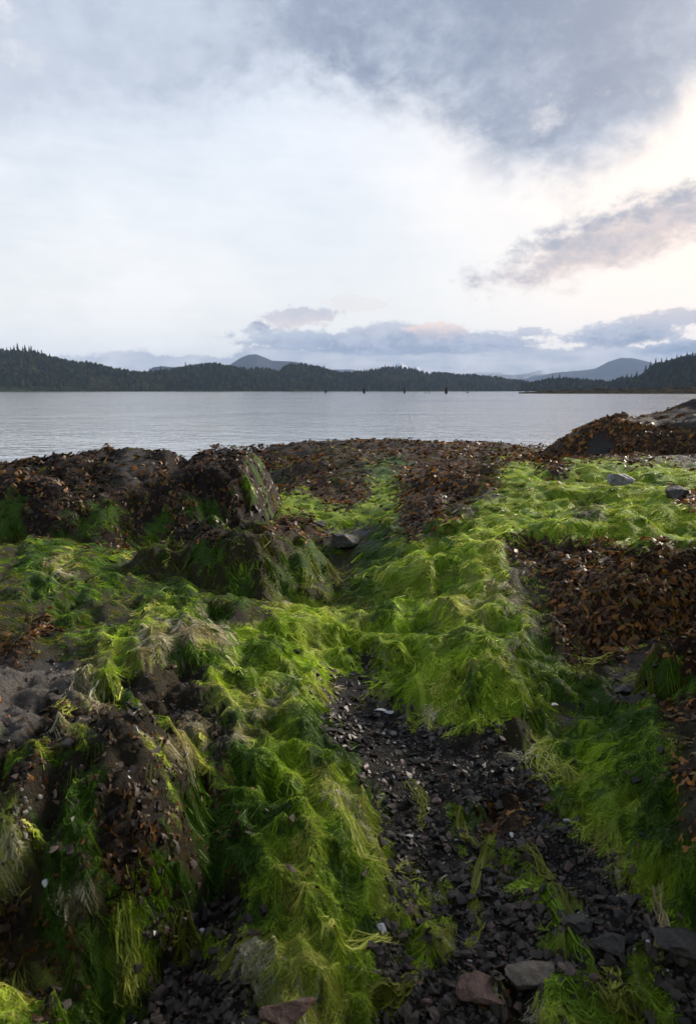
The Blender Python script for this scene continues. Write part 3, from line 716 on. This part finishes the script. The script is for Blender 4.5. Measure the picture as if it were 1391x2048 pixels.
def fronds(n, vmin, vmax, box=None):
    x, y = sample_surface(n, vmin=math.log(vmin), vmax=math.log(vmax)) if box is None else (rng.uniform(box[0], box[1], n), rng.uniform(box[2], box[3], n)); n = len(x); z = H(x, y); cls = classify(x, y, z)
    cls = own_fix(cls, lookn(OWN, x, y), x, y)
    ok = (rng.uniform(0, 1, n) < np.vectorize(BKEEP.get)(cls)) & (z > WATER_Z + .04) & ~((x < -.2 * y) & (y > 7.2)); x, y, cls = x[ok], y[ok], cls[ok]
    n = len(x); d = den(y); own = lookn(OWN, x, y)
    size = np.where(d < 3.2, .0205 * d ** .33, .0215 * 3.2 ** .33 * (d / 3.2) ** .75) * rng.uniform(.45, 1.35, n) * np.where(np.isin(cls, [4, 6]) | (d > 4.5), 1, .6)
    fx, fy = flow(x, y); a = np.arctan2(fy, fx) + rng.normal(0, .9, n)
    Rm = frames(x, y, np.cos(a), np.sin(a), rng.normal(.1, .3, n) / np.clip(d / 2.5, 1, 2.5), rng.normal(0, .5, n))
    colr = np.zeros((n, 3))
    for c in range(10):
        i = np.where(cls == c)[0]
        if len(i): nm, wt = BMIX[c]; colr[i] = np.array([BP[q] for q in nm])[rng.choice(len(nm), len(i), p=wt)]
    colr *= rng.uniform(.45, 1.4, (n, 1)) * (1 + .8 * fbm(x, y, 3, 3, 141))[:, None].clip(.55, 1.5)
    pos = np.stack([x, y, H(x, y) + size * rng.uniform(.05, .4, n)], -1)
    key = np.where(own > 0, own - 1, 100 + np.where(project(x, y, pos[:, 2])[1] < 1075, 0, np.where(x < .1, 1, 2)))
    return pos, Rm, size, colr, key
A1 = [fronds(22000, .88, 2.2), fronds(58000, 2.2, 5.0), fronds(44000, 5.0, 15.5), fronds(9000, 0, 0, (1.9, 6.2, 7.3, 9.6))]
pos, Rm, size, colr, key = (np.concatenate([a[i] for a in A1]) for i in range(5))
# the 300 fronds of the orange-brown mound that show largest are parts of their own
bi = BNAMES.index('brow'); cand = np.where(key == bi)[0]
px, py = project(pos[cand, 0], pos[cand, 1], pos[cand, 2]); vis = (px > 980) & (px < PW) & (pos[cand, 1] < BO['brow'].cy + .12)
score = size[cand] / den(pos[cand, 1]) * vis; solo = cand[np.argsort(-score)[:300]]
from mathutils import Matrix
FMESH = []
for ti, (tv, tf) in enumerate(FT):
    for ci, cname in enumerate(['rust', 'orange', 'brown', 'olive']):
        FMESH.append(mesh_np('frond', tv, tf, np.tile(np.array(BP[cname]), (len(tv), 1))))
        FMESH[-1].materials.append(M_BROWN)
for i in solo:
    o_ = link('frond', FMESH[rng.integers(0, len(FMESH))], None, BOBJ['brow'])
    mw = np.eye(4); mw[:3, :3] = Rm[i] * size[i] * 1.12; mw[:3, 3] = pos[i] + Rm[i][:, 2] * .006
    o_.matrix_world = Matrix(mw.tolist())
rest = np.ones(len(pos), bool); rest[solo] = False
FR_LABEL = ['brown rockweed on the distant flat and the plateau edges', 'brown rockweed and debris among the weed on the left', 'brown rockweed scattered around the gravel and right slope']
for k in np.unique(key[rest]):
    i = rest & (key == k); V, F, C = instances(LT, pos[i], Rm[i], size[i], colr[i]); me = mesh_np('rockweed', V, F, C)
    if k < 100: tag(link('rockweed', me, M_BROWN, BOBJ[BNAMES[k]]), kind='stuff')
    else: tag(link('rockweed', me, M_BROWN), FR_LABEL[k - 100], 'seaweed', 'beds of brown rockweed', 'stuff')

# ================================================================== slate gravel
def hull(points):
    import bmesh
    bm = bmesh.new()
    for p_ in points: bm.verts.new(p_)
    r_ = bmesh.ops.convex_hull(bm, input=bm.verts); dead = [v for v in bm.verts if not v.link_faces]
    for v in dead: bm.verts.remove(v)
    bm.verts.index_update(); bmesh.ops.triangulate(bm, faces=bm.faces)
    V = np.array([v.co[:] for v in bm.verts]); F = np.array([[v.index for v in f_.verts] for f_ in bm.faces]); bm.free(); return V, F
def chip_template(seed):
    r = np.random.default_rng(seed); n = 11
    p_ = r.normal(0, 1, (n, 3)); p_ /= np.linalg.norm(p_, axis=1, keepdims=True); p_ = np.sign(p_) * np.abs(p_) ** .75
    p_ *= np.array([1, r.uniform(.55, .9), r.uniform(.16, .42)]) * .5
    return hull(p_)
CT = [chip_template(s) for s in range(14)]
def gravel(n, vmin, vmax, smin, smax, raise_=0.0):
    x, y = sample_uv(n, vmin=math.log(vmin), vmax=math.log(vmax), k=.5); z = H(x, y); cls = classify(x, y, z)
    pr = np.select([cls == 8, cls == 9, cls == 7], [1, .10, .10], .015)
    ok = rng.uniform(0, 1, n) < pr; x, y = x[ok], y[ok]; n = len(x)
    size = smin * (smax / smin) ** (rng.uniform(0, 1, n) ** 2.6) * den(y) ** .35
    a = rng.uniform(0, 6.28, n); Rm = frames(x, y, np.cos(a), np.sin(a), rng.normal(0, .45, n), rng.normal(0, .4, n))
    pos = np.stack([x, y, H(x, y) + size * rng.uniform(-.02, .22, n) + raise_], -1)
    g = rng.uniform(.3, 1.1, n) ** 1.8; colr = np.stack([.046 * g, .035 * g, .026 * g], -1)
    br = rng.uniform(0, 1, n) < .09; colr[br] = np.array((.085, .052, .04)) * rng.uniform(.6, 1.3, (int(br.sum()), 1))
    wh = rng.uniform(0, 1, n) < .006; colr[wh] = (.42, .42, .44)
    return pos, Rm, size, colr
pos, Rm, size, colr = gravel(84000, .88, 3.6, .005, .028)
px, py = project(*pos.T); vis = (px > 10) & (px < PW - 10) & (py < PH - 5) & (py > 1300)
score = size / den(pos[:, 1]) * vis; order = np.argsort(-score); solo = order[:300]
CM = []
for v, f_ in CT: me = mesh_np('slate_chip', v, f_, None, False); me.materials.append(M_CHIP); CM.append(me)
for i in solo:
    o_ = link('slate_chip', CM[rng.integers(0, len(CM))])
    mw = np.eye(4); mw[:3, :3] = Rm[i] * size[i]; mw[:3, 3] = pos[i] + [0, 0, .004]; o_.matrix_world = Matrix(mw.tolist())
    q = project(*pos[i])[1]
    tag(o_, 'flat angular dark slate chip lying in the gravel bed', 'stone', 'slate chips in the gravel bed')
rest = np.ones(len(pos), bool); rest[solo] = False
V, F, C = instances(CT, pos[rest], Rm[rest], size[rest], colr[rest])
tag(link('gravel', mesh_np('gravel', V, F, C, False), M_GRAVEL), 'bed of small dark broken slate filling the channel', 'gravel', None, 'stuff')

# ---- single stones and shells
def ground_at(px, py):
    z = 0.1
    for _ in range(25): x, y = at_z(px, py, z); z = .5 * z + .5 * float(H(np.array([float(x)]), np.array([float(y)]))[0])
    return float(x), float(y), z
def stone(name, px, py, size, mat, label, cat='stone', seed=0, sub=4, rotz=0.0, tiltx=0.0, sink=.25, rough=.22, group=None):
    import bmesh
    bm = bmesh.new(); bmesh.ops.create_icosphere(bm, subdivisions=sub, radius=.5)
    P_ = np.array([v.co[:] for v in bm.verts]); r = np.random.default_rng(seed)
    for _ in range(16):                                         # chop facets
        n_ = r.normal(0, 1, 3); n_ /= np.linalg.norm(n_); dcut = r.uniform(.22, .38); over = (P_ @ n_ - dcut).clip(0); P_ -= over[:, None] * n_
    P_ += (rough * .25) * np.stack([fbm(P_[:, 0] + P_[:, 2], P_[:, 1] - P_[:, 2], 5, 3, seed + q) for q in range(3)], -1)
    for v, q in zip(bm.verts, P_): v.co = q * np.array(size) * 1.25
    me = bpy.data.meshes.new(name); bm.to_mesh(me); bm.free()
    o_ = link(name, me, mat); x, y, z = ground_at(px, py); o_.location = (x, y, z + size[2] * (.5 - sink)); o_.rotation_euler = (tiltx, 0, rotz)
    return tag(o_, label, cat, group)
stone('rounded_stone', 686, 1098, (.19, .15, .13), M_ROCK, 'dark rounded stone lodged in the narrow channel', 'stone', 1)
stone('stone', 640, 1052, (.13, .10, .06), M_ROCK, 'low dark stone behind the rounded stone in the channel', 'stone', 2)
stone('pale_stone', 1241, 977, (.18, .13, .13), M_STONE_PALE, 'speckled pale grey stone sitting on the lime green mat', 'stone', 3, sink=.12)
stone('stone', 1352, 995, (.16, .13, .10), M_ROCK, 'dark stone on the green plateau near the right edge', 'stone', 4)
stone('pale_stone', 482, 1128, (.05, .05, .06), M_STONE_PALE, 'small pale stone stuck on the mixed weed mound', 'stone', 6)
stone('stone_slab', 945, 1992, (.085, .055, .04), M_STONE_BROWN, 'reddish brown stone slab in the near gravel', 'stone', 7, rotz=-.25)
stone('stone', 1052, 1965, (.085, .055, .055), M_STONE_FUZZ, 'tan fuzzy stone among the near gravel', 'stone', 8, rotz=.4)
stone('stone_shard', 574, 2036, (.075, .045, .03), M_STONE_BROWN, 'pointed brown stone shard at the bottom edge', 'stone', 9, rotz=.3, tiltx=.5)
stone('stone', 1150, 1862, (.05, .042, .035), M_ROCK, 'dark grey faceted stone on the gravel beside a green strand', 'stone', 10)
stone('stone', 1218, 1895, (.06, .05, .045), M_ROCK, 'rough dark stone on the gravel towards the right edge', 'stone', 11)
stone('stone', 1375, 1885, (.11, .09, .05), M_ROCK, 'flat dark rock at the right edge of the near gravel', 'stone', 12, sink=.5)
stone('stone', 1262, 1390, (.11, .08, .05), M_ROCK, 'small dark stone under green strands on the right slope', 'stone', 13)
stone('pebble', 787, 1470, (.022, .018, .016), M_STONE_PALE, 'translucent grey pebble beside the white shell on the gravel', 'pebble', 14, 2)
stone('pebble', 767, 1468, (.012, .012, .010), M_SHELL, 'tiny white pebble beside the white shell on the gravel', 'pebble', 15, 2)
stone('shell_fragment', 835, 1744, (.014, .012, .009), M_SHELL, 'white shell bit at the edge of the green ridge', 'shell', 16, 2)
stone('shell_fragment', 405, 1866, (.017, .010, .010), M_SHELL, 'white shell bit on dark gravel at lower left', 'shell', 17, 2)
# the white shell: a cupped half-valve
def shell(px, py, L, rotz, label):
    nr, ns = 7, 14; V = []
    for i in range(nr):
        t = i / (nr - 1)
        for j in range(ns):
            a = j / (ns - 1) * math.pi; rr = L * (.08 + .92 * t) * (1 + .03 * math.sin(j * 3.0)); V.append((rr * math.cos(a) * .62, rr * math.sin(a) * .5, L * .22 * (1 - t * t) + .001 * math.sin(i * 2.5)))
    Vn = np.array(V); Vn = np.vstack([Vn, Vn - [0, 0, .0015]]); f1 = grid_faces(nr, ns); f2 = f1[:, ::-1] + nr * ns
    rim = [(i, i + 1, i + 1 + nr * ns, i + nr * ns) for i in range((nr - 1) * ns, nr * ns - 1)]
    o_ = link('shell', mesh_np('shell', Vn, np.vstack([f1, f2, rim])), M_SHELL); x, y, z = ground_at(px, py); o_.location = (x, y, z + .022); o_.rotation_euler = (.6, .1, rotz); tag(o_, label, 'shell')
shell(762, 1436, .04, 2.7, 'white curved shell lying at the head of the gravel bed')
shell(1108, 1425, .02, .4, 'thin grey half shell at the foot of the draped green lump')

# ---- barnacles on the near ledge and the right knob
def barnacles(bname, spots):
    T = []
    for s in range(4):
        r = random.Random(s); V = []
        for (rad, z) in ((.5, 0), (.36, .45), (.2, .62), (.16, .35)):
            for j in range(7): a = j / 7 * 6.283; q = rad * r.uniform(.85, 1.15); V.append((q * math.cos(a), q * math.sin(a), z))
        T.append((np.array(V), grid_faces(4, 7, True)))
    P_ = []
    for (px, py, spread, cnt) in spots:
        for _ in range(cnt): P_.append(ground_at(px + random.gauss(0, spread), py + random.gauss(0, spread * .7)))
    P_ = np.array(P_); n = len(P_); a = rng.uniform(0, 6.28, n)
    Rm = frames(P_[:, 0], P_[:, 1], np.cos(a), np.sin(a), rng.normal(0, .15, n), rng.normal(0, .15, n)); P_[:, 2] += .001
    V, F, C = instances(T, P_, Rm, rng.uniform(.004, .009, n), np.tile([(.27, .26, .24)], (n, 1)) * rng.uniform(.5, 1.25, (n, 1)))
    tag(link('barnacles', mesh_np('barnacles', V, F, C), M_FOREST, BOBJ[bname]), kind='stuff')
barnacles('ledge', [(240, 1400, 16, 60), (120, 1338, 16, 14), (285, 1430, 12, 12), (30, 1610, 18, 16), (350, 1425, 16, 12), (200, 1340, 40, 18)])
barnacles('knob', [(1225, 1310, 10, 9), (1245, 1345, 10, 8), (1290, 1350, 14, 8)])
barnacles('hump', [(240, 938, 16, 50), (430, 940, 16, 40), (120, 925, 10, 16)])

# ================================================================== water
wm = mesh_np('water', np.array([(-12400, 6, WATER_Z), (12400, 6, WATER_Z), (12400, 12400, WATER_Z), (-12400, 12400, WATER_Z)], float), np.array([(0, 1, 2, 3)]))
tag(link('water', wm, M_WATER), 'rippled silver-grey sea inlet', None, None, 'structure')

# ================================================================== far shore
def sky_z(px, py, dist):
    """x, y, z of the skyline pixel at a ground distance"""
    d = pix_dir(px, py); k = dist / np.hypot(d[..., 0], d[..., 1]); return d[..., 0] * k, d[..., 1] * k, CAM_Z + d[..., 2] * k
def ridge(name, pts, dist, front, back, mat, label, sub=0.0, rough=6.0, nu=240, nr=30, fscale=None, kind='structure'):
    """hill whose skyline runs through photo pixels; dist may vary along it"""
    pts = np.array(pts, float); P_ = np.linspace(pts[0, 0], pts[-1, 0], nu); py = np.interp(P_, pts[:, 0], pts[:, 1])
    ker = np.hanning(9); ker /= ker.sum(); py = np.convolve(np.pad(py, 4, 'edge'), ker, 'valid')
    dr = np.full(nu, dist) if np.isscalar(dist) else np.interp(P_, [d_[0] for d_ in dist], [d_[1] for d_ in dist])
    x, y, z = sky_z(P_, py, dr); z = np.maximum(z - sub, WATER_Z + .3)
    ux, uy = x / dr, y / dr; t = np.concatenate([np.linspace(0, 1, nr), np.linspace(1, 2, 14)[1:]])
    T, I = np.meshgrid(t, np.arange(nu), indexing='ij')
    rr = np.where(T <= 1, dr[I] - front * (1 - T), dr[I] + back * (T - 1)); prof = np.where(T <= 1, 1 - np.clip(1 - T, 0, 1) ** 1.5, 1 - (T - 1) ** 2)
    XX_, YY_ = ux[I] * rr, uy[I] * rr; fs = fscale or 3.0 / front
    nz = rough * fbm(XX_, YY_, fs, 5, 201) * np.clip(1.2 * T, 0, 1) * np.where(T <= 1, 1 - .75 * T ** 4, .25)
    ZZ_ = WATER_Z - .6 + (z[I] - WATER_Z + .6) * prof + nz; ZZ_[0] = WATER_Z - 2
    me = mesh_np(name, np.stack([XX_, YY_, ZZ_], -1).reshape(-1, 3), grid_faces(len(t), nu))
    o_ = tag(link(name, me, mat), label, None, None, kind)
    return o_, (ux, uy, dr, front, back, ZZ_[:nr], nr, nu, P_)
def hill_point(info, fu, t):
    ux, uy, dr, front, back, ZZ_, nr, nu, P_ = info
    i = np.clip(fu * (nu - 1), 0, nu - 1.001); j = np.clip(t * (nr - 1), 0, nr - 1.001); a, b = i.astype(int), j.astype(int); fa, fb = i - a, j - b
    z = (ZZ_[b, a] * (1 - fa) + ZZ_[b, a + 1] * fa) * (1 - fb) + (ZZ_[b + 1, a] * (1 - fa) + ZZ_[b + 1, a + 1] * fa) * fb
    uxx = ux[a] * (1 - fa) + ux[a + 1] * fa; uyy = uy[a] * (1 - fa) + uy[a + 1] * fa; d = dr[a] * (1 - fa) + dr[a + 1] * fa - front * (1 - t)
    return uxx * d, uyy * d, z, P_[a]
def tree_template(seed, tiers=3, sides=6):
    r = random.Random(seed); V, F = [], []
    for q in range(tiers):
        z0 = .12 + .8 * q / tiers; z1 = min(1.0, z0 + .5 - .06 * q); rad = .2 * (1 - .85 * q / tiers) * r.uniform(.85, 1.15); b = len(V)
        for j in range(sides): a = 6.283 * j / sides + q; k = rad * r.uniform(.7, 1.25); V.append((k * math.cos(a), k * math.sin(a), z0 + r.uniform(-.04, .04)))
        V.append((r.uniform(-.01, .01), r.uniform(-.01, .01), z1 if q < tiers - 1 else 1.0))
        F += [(b + j, b + (j + 1) % sides, b + sides) for j in range(sides)]
    return np.array(V), np.array(F)
TT = [tree_template(s) for s in range(8)]
FG = np.array([(.010, .016, .010), (.014, .022, .010), (.020, .026, .010), (.032, .036, .012), (.045, .036, .022)])
def forest(info, n, hmin, hmax, label, mixw=(.3, .3, .2, .13, .07), tmin=.02):
    fu = rng.uniform(0, 1, n); t = tmin + (1 - tmin) * rng.uniform(0, 1, n) ** .8; x, y, z, P_ = hill_point(info, fu, t); h = rng.uniform(hmin, hmax, n)
    patch = fbm(fu * 30, t * 3, 1.0, 3, 301)                    # stands of paler, younger growth
    young = patch > .22; h = np.where(young, h * .55, h) * (1 + .3 * fbm(x, y, .01, 2, 5))
    a = rng.uniform(0, 6.28, n); c, s_ = np.cos(a), np.sin(a); o1 = np.ones(n); zr = np.zeros(n)
    Rm = np.stack([np.stack([c, -s_, zr], -1), np.stack([s_, c, zr], -1), np.stack([zr, zr, o1], -1)], 1)
    ci = rng.choice(5, n, p=mixw); ci = np.where(young, rng.choice([2, 3, 3, 4], n), ci); colr = FG[ci] * rng.uniform(.7, 1.3, (n, 1))
    wdt = h * rng.uniform(1.4, 2.7, n) * np.where(young, 1.5, 1)
    V, F, C = instances(TT, np.stack([x, y, z - .06 * h], -1), Rm, np.stack([wdt, wdt, h], -1), colr)
    return tag(link('forest', mesh_np('forest', V, F, C, False), M_FOREST), label, 'forest', None, 'stuff')
def tree_proto():
    r = random.Random(5); V, F = [], []
    for q in range(9):
        z0 = .14 + .78 * q / 9; z1 = z0 + .2; rad = .17 * (1 - .88 * q / 9) * r.uniform(.8, 1.2); b = len(V); sides = 7
        for j in range(sides): a = 6.283 * j / sides + q * .7; k = rad * r.uniform(.55, 1.3); V.append((k * math.cos(a), k * math.sin(a), z0 - .05 * r.random()))
        V.append((0, 0, min(z1, 1.0))); F += [(b + j, b + (j + 1) % sides, b + sides) for j in range(sides)]
    crown = mesh_np('crown', np.array(V), np.array(F), None, False); crown.materials.append(M_TREE)
    tv = [(.018 * (1 - .6 * k) * math.cos(6.283 * j / 6), .018 * (1 - .6 * k) * math.sin(6.283 * j / 6), -.06 + .9 * k) for k in (0, .5, 1) for j in range(6)]
    trunk = mesh_np('trunk', np.array(tv), grid_faces(3, 6, True)); trunk.materials.append(M_BARK); return crown, trunk
CROWN, TRUNK = tree_proto()
def conifer(x, y, z, h, wd, label, group):
    e = bpy.data.objects.new('conifer_tree', None); col.objects.link(e); e.location = (x, y, z); e.scale = (wd, wd, h); e.rotation_euler.z = random.uniform(0, 6.28)
    tag(e, label, 'tree', group); link('crown', CROWN, None, e); link('trunk', TRUNK, None, e)
def skyline_trees(info, items, group):
    ux, uy, dr, front, back, ZZ_, nr, nu, P_ = info
    for (px, h, label) in items:
        fu = np.array([(px - P_[0]) / (P_[-1] - P_[0])]); x, y, z, _ = hill_point(info, fu, np.array([.985])); conifer(float(x[0]), float(y[0]), float(z[0]), h, h * random.uniform(.9, 1.3), label, group)

# mountains, the farthest first
ridge('mountain', [(700, 765), (760, 745), (783, 736), (794, 727), (801, 725), (812, 733), (822, 738), (829, 733), (834, 732), (845, 742), (870, 752), (900, 765)], 11000, 1500, 1500, M_SNOW, 'pale snow-dusted twin peaks showing over the middle of the wooded shore', rough=30, nu=200)
ridge('mountain', [(840, 768), (870, 748), (885, 742), (905, 748), (925, 748), (950, 745), (975, 745), (1000, 744), (1040, 748), (1060, 745), (1085, 738), (1100, 742), (1130, 742), (1170, 736), (1205, 730), (1260, 728), (1300, 722), (1391, 722), (1700, 740)], 10500, 1500, 1500, M_SNOW, 'hazy far blue range with faint snow right of centre', rough=45)
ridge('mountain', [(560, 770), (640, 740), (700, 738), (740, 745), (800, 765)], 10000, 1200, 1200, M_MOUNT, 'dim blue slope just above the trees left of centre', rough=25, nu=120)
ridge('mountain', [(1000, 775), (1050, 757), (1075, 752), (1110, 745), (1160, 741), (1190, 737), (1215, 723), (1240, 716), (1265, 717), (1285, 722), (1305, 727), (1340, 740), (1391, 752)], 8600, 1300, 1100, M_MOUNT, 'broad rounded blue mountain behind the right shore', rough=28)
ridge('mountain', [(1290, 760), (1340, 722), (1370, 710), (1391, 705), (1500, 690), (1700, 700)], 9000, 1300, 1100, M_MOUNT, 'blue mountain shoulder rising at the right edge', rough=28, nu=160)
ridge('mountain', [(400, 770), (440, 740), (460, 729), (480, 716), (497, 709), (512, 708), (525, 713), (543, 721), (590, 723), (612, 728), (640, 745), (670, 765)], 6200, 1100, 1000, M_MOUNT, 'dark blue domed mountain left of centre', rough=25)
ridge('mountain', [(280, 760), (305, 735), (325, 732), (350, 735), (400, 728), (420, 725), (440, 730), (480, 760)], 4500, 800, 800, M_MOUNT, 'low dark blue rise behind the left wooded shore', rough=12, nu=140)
# wooded shore
hl, il = ridge('hill', [(-500, 690), (-200, 696), (0, 703), (30, 700), (65, 704), (100, 714), (140, 724), (175, 731), (210, 734), (262, 741), (300, 742), (350, 738), (385, 731), (415, 727), (450, 730), (480, 735), (535, 738), (560, 744), (575, 733), (605, 728), (640, 733), (668, 742), (690, 746), (720, 741), (765, 736), (800, 736), (830, 740), (855, 748), (900, 752), (940, 756), (975, 760), (1010, 763), (1045, 764), (1080, 767), (1110, 772)],
               [(-500, 1700), (0, 1750), (500, 1900), (1100, 2300)], 420, 500, M_HILL, 'dark wooded hills along the far shore from the left edge', sub=8, rough=34, nu=420)
forest(il, 10000, 7, 13, 'dense dark conifer forest over the far left shore hills')
hr, ir = ridge('hill', [(1040, 768), (1070, 760), (1095, 756), (1125, 755), (1150, 758), (1190, 763), (1225, 763), (1245, 754), (1270, 752), (1285, 744), (1297, 730), (1312, 722), (1345, 717), (1391, 714), (1500, 705), (1800, 715)],
               [(1040, 1750), (1250, 1600), (1400, 1350), (1800, 1200)], 300, 400, M_HILL, 'dark wooded hill stepping up to the right edge', sub=7, rough=26, nu=260)
forest(ir, 4200, 7, 12.5, 'dense dark conifer forest over the right shore hill')
skyline_trees(il, [(29, 19, 'leftmost small spire tree on the left hill crest'), (36, 26, 'tallest spire tree on the left hill crest'), (46, 18, 'small tree between spire trees on the left hill crest'), (51, 24, 'slim spire tree in the middle of the left crest group'),
                   (59, 22, 'left tree of the close pair on the left crest'), (63, 25, 'right tree of the close pair on the left crest'), (71, 19, 'short tree just right of the close pair on the left crest'), (76, 20, 'short tree farther right of the close pair on the left crest'), (84, 22, 'last separate tree on the slope right of the crest')],
              'spire trees on the left hill crest')
skyline_trees(il, [(x, random.uniform(13, 20), 'small conifer on the wooded skyline of the far shore') for x in (3, 14, 22, 100, 263, 300, 322, 347, 371, 574, 590, 606, 622, 634, 648, 660, 690, 715, 728, 742, 756, 770, 786, 802, 818, 832, 846, 862, 884, 905, 930, 955, 980, 1005, 1028)], 'conifers along the far skyline')
skyline_trees(ir, [(x, random.uniform(13, 20), 'conifer on the skyline of the right wooded hill') for x in (1104, 1118, 1132, 1150, 1243, 1252, 1262, 1272, 1290, 1300, 1310, 1322, 1331, 1342, 1352, 1361, 1372, 1383)], 'conifers along the right hill skyline')

# rocky spit in front of the right shore
pts = [(1036, 787), (1050, 785.5), (1080, 783), (1120, 781), (1180, 778.5), (1240, 778), (1300, 777), (1391, 774), (1600, 770), (1900, 770)]
ridge('spit', pts, 400, 45, 120, M_SPIT, 'low rocky gravel spit reaching out from the right shore', rough=1.8, nu=600, fscale=.35)

# pilings standing in the inlet
def pile(parent, x, y, z0, z1, r, lean=(0, 0)):
    V = []
    for k, zz_ in enumerate((z0, (z0 + z1) / 2, z1 - .15, z1)):
        q = (zz_ - z0) / (z1 - z0); rr = r * (1 - .12 * q) * (.75 if k == 3 else 1)
        for j in range(9): a = 6.283 * j / 9; V.append((x + lean[0] * q + rr * math.cos(a) * (1 + .08 * math.sin(j * 2.3)), y + lean[1] * q + rr * math.sin(a), zz_ + (.1 * math.sin(j * 1.7) if k == 3 else 0)))
    V.append((x + lean[0], y + lean[1], z1 - .05)); F = grid_faces(4, 9, True).tolist(); F += [(27 + j, 27 + (j + 1) % 9, 36, 36) for j in range(0)]
    cap = [(27 + j, 27 + (j + 1) % 9, 27 + (j + 2) % 9, 36) for j in range(0, 8, 2)]
    return link('pile', mesh_np('pile', np.array(V), np.array(F + cap)), M_PILE, parent)
def piling(px, ybase, piles, label):
    x, y = at_z(px, ybase, WATER_Z); e = bpy.data.objects.new('timber_piling', None); col.objects.link(e); e.location = (float(x), float(y), WATER_Z); tag(e, label, 'piling', 'old timber pilings standing in the inlet')
    for (dx, dy, h, r, lx) in piles: pile(e, dx, dy, -1.5, h, r, (lx, 0))
piling(650.5, 786.8, [(-.35, 0, 2.0, .24, .25), (.0, .3, 2.5, .24, 0), (.35, 0, 1.6, .24, -.1), (0, -.35, 1.3, .24, 0)], 'leftmost short stub of clustered timber piles in the water')
piling(727.5, 786.8, [(-.55, 0, 2.9, .26, .15), (-.1, .3, 2.4, .26, .1), (.35, 0, 3.1, .26, -.1), (.6, .2, 1.8, .24, -.2), (.1, -.4, 1.6, .26, 0)], 'second timber pile cluster from the left with jagged top')
piling(808, 786.8, [(-.3, 0, 3.0, .25, .05), (.05, .3, 2.2, .25, .1), (.4, 0, 2.4, .25, -.05), (.05, -.3, 1.7, .25, 0)], 'middle pile cluster with one taller post')
piling(850, 786.8, [(0, 0, 2.7, .2, .03)], 'left one of two thin single posts in the water')
piling(857.5, 786.6, [(0, 0, 2.2, .19, -.03)], 'right one of two thin single posts in the water')
piling(891.5, 787, [(-.6, 0, 2.6, .28, .2), (-.1, .3, 3.6, .28, .1), (.4, 0, 3.4, .28, -.05), (.65, .2, 2.4, .26, -.15), (.1, -.4, 2.0, .28, 0)], 'tallest timber pile cluster, right of the two thin posts')
piling(934, 786.4, [(-.3, 0, .7, .26, .05), (.1, .3, .9, .26, 0), (.4, 0, .6, .26, 0)], 'rightmost low stump of piles just above the water')

# ================================================================== air
hz = bpy.data.meshes.new('haze'); s_ = 12500.0; z0, z1 = -6.0, 640.0
v = [(x, y, z) for z in (z0, z1) for (x, y) in ((-s_, -3000), (s_, -3000), (s_, s_), (-s_, s_))]
hz.from_pydata(v, [], [(3, 2, 1, 0), (4, 5, 6, 7), (0, 1, 5, 4), (1, 2, 6, 5), (2, 3, 7, 6), (3, 0, 4, 7)])
m, n, o = new_mat('haze'); pv = n.nodes.new('ShaderNodeVolumePrincipled'); pv.inputs['Color'].default_value = (.50, .68, 1.0, 1); pv.inputs['Density'].default_value = 6.0e-5; pv.inputs['Anisotropy'].default_value = 0.0
n.links.new(pv.outputs[0], o.inputs['Volume'])
HAZE = tag(link('haze', hz, m), 'thin blue air over the inlet', None, None, 'stuff')
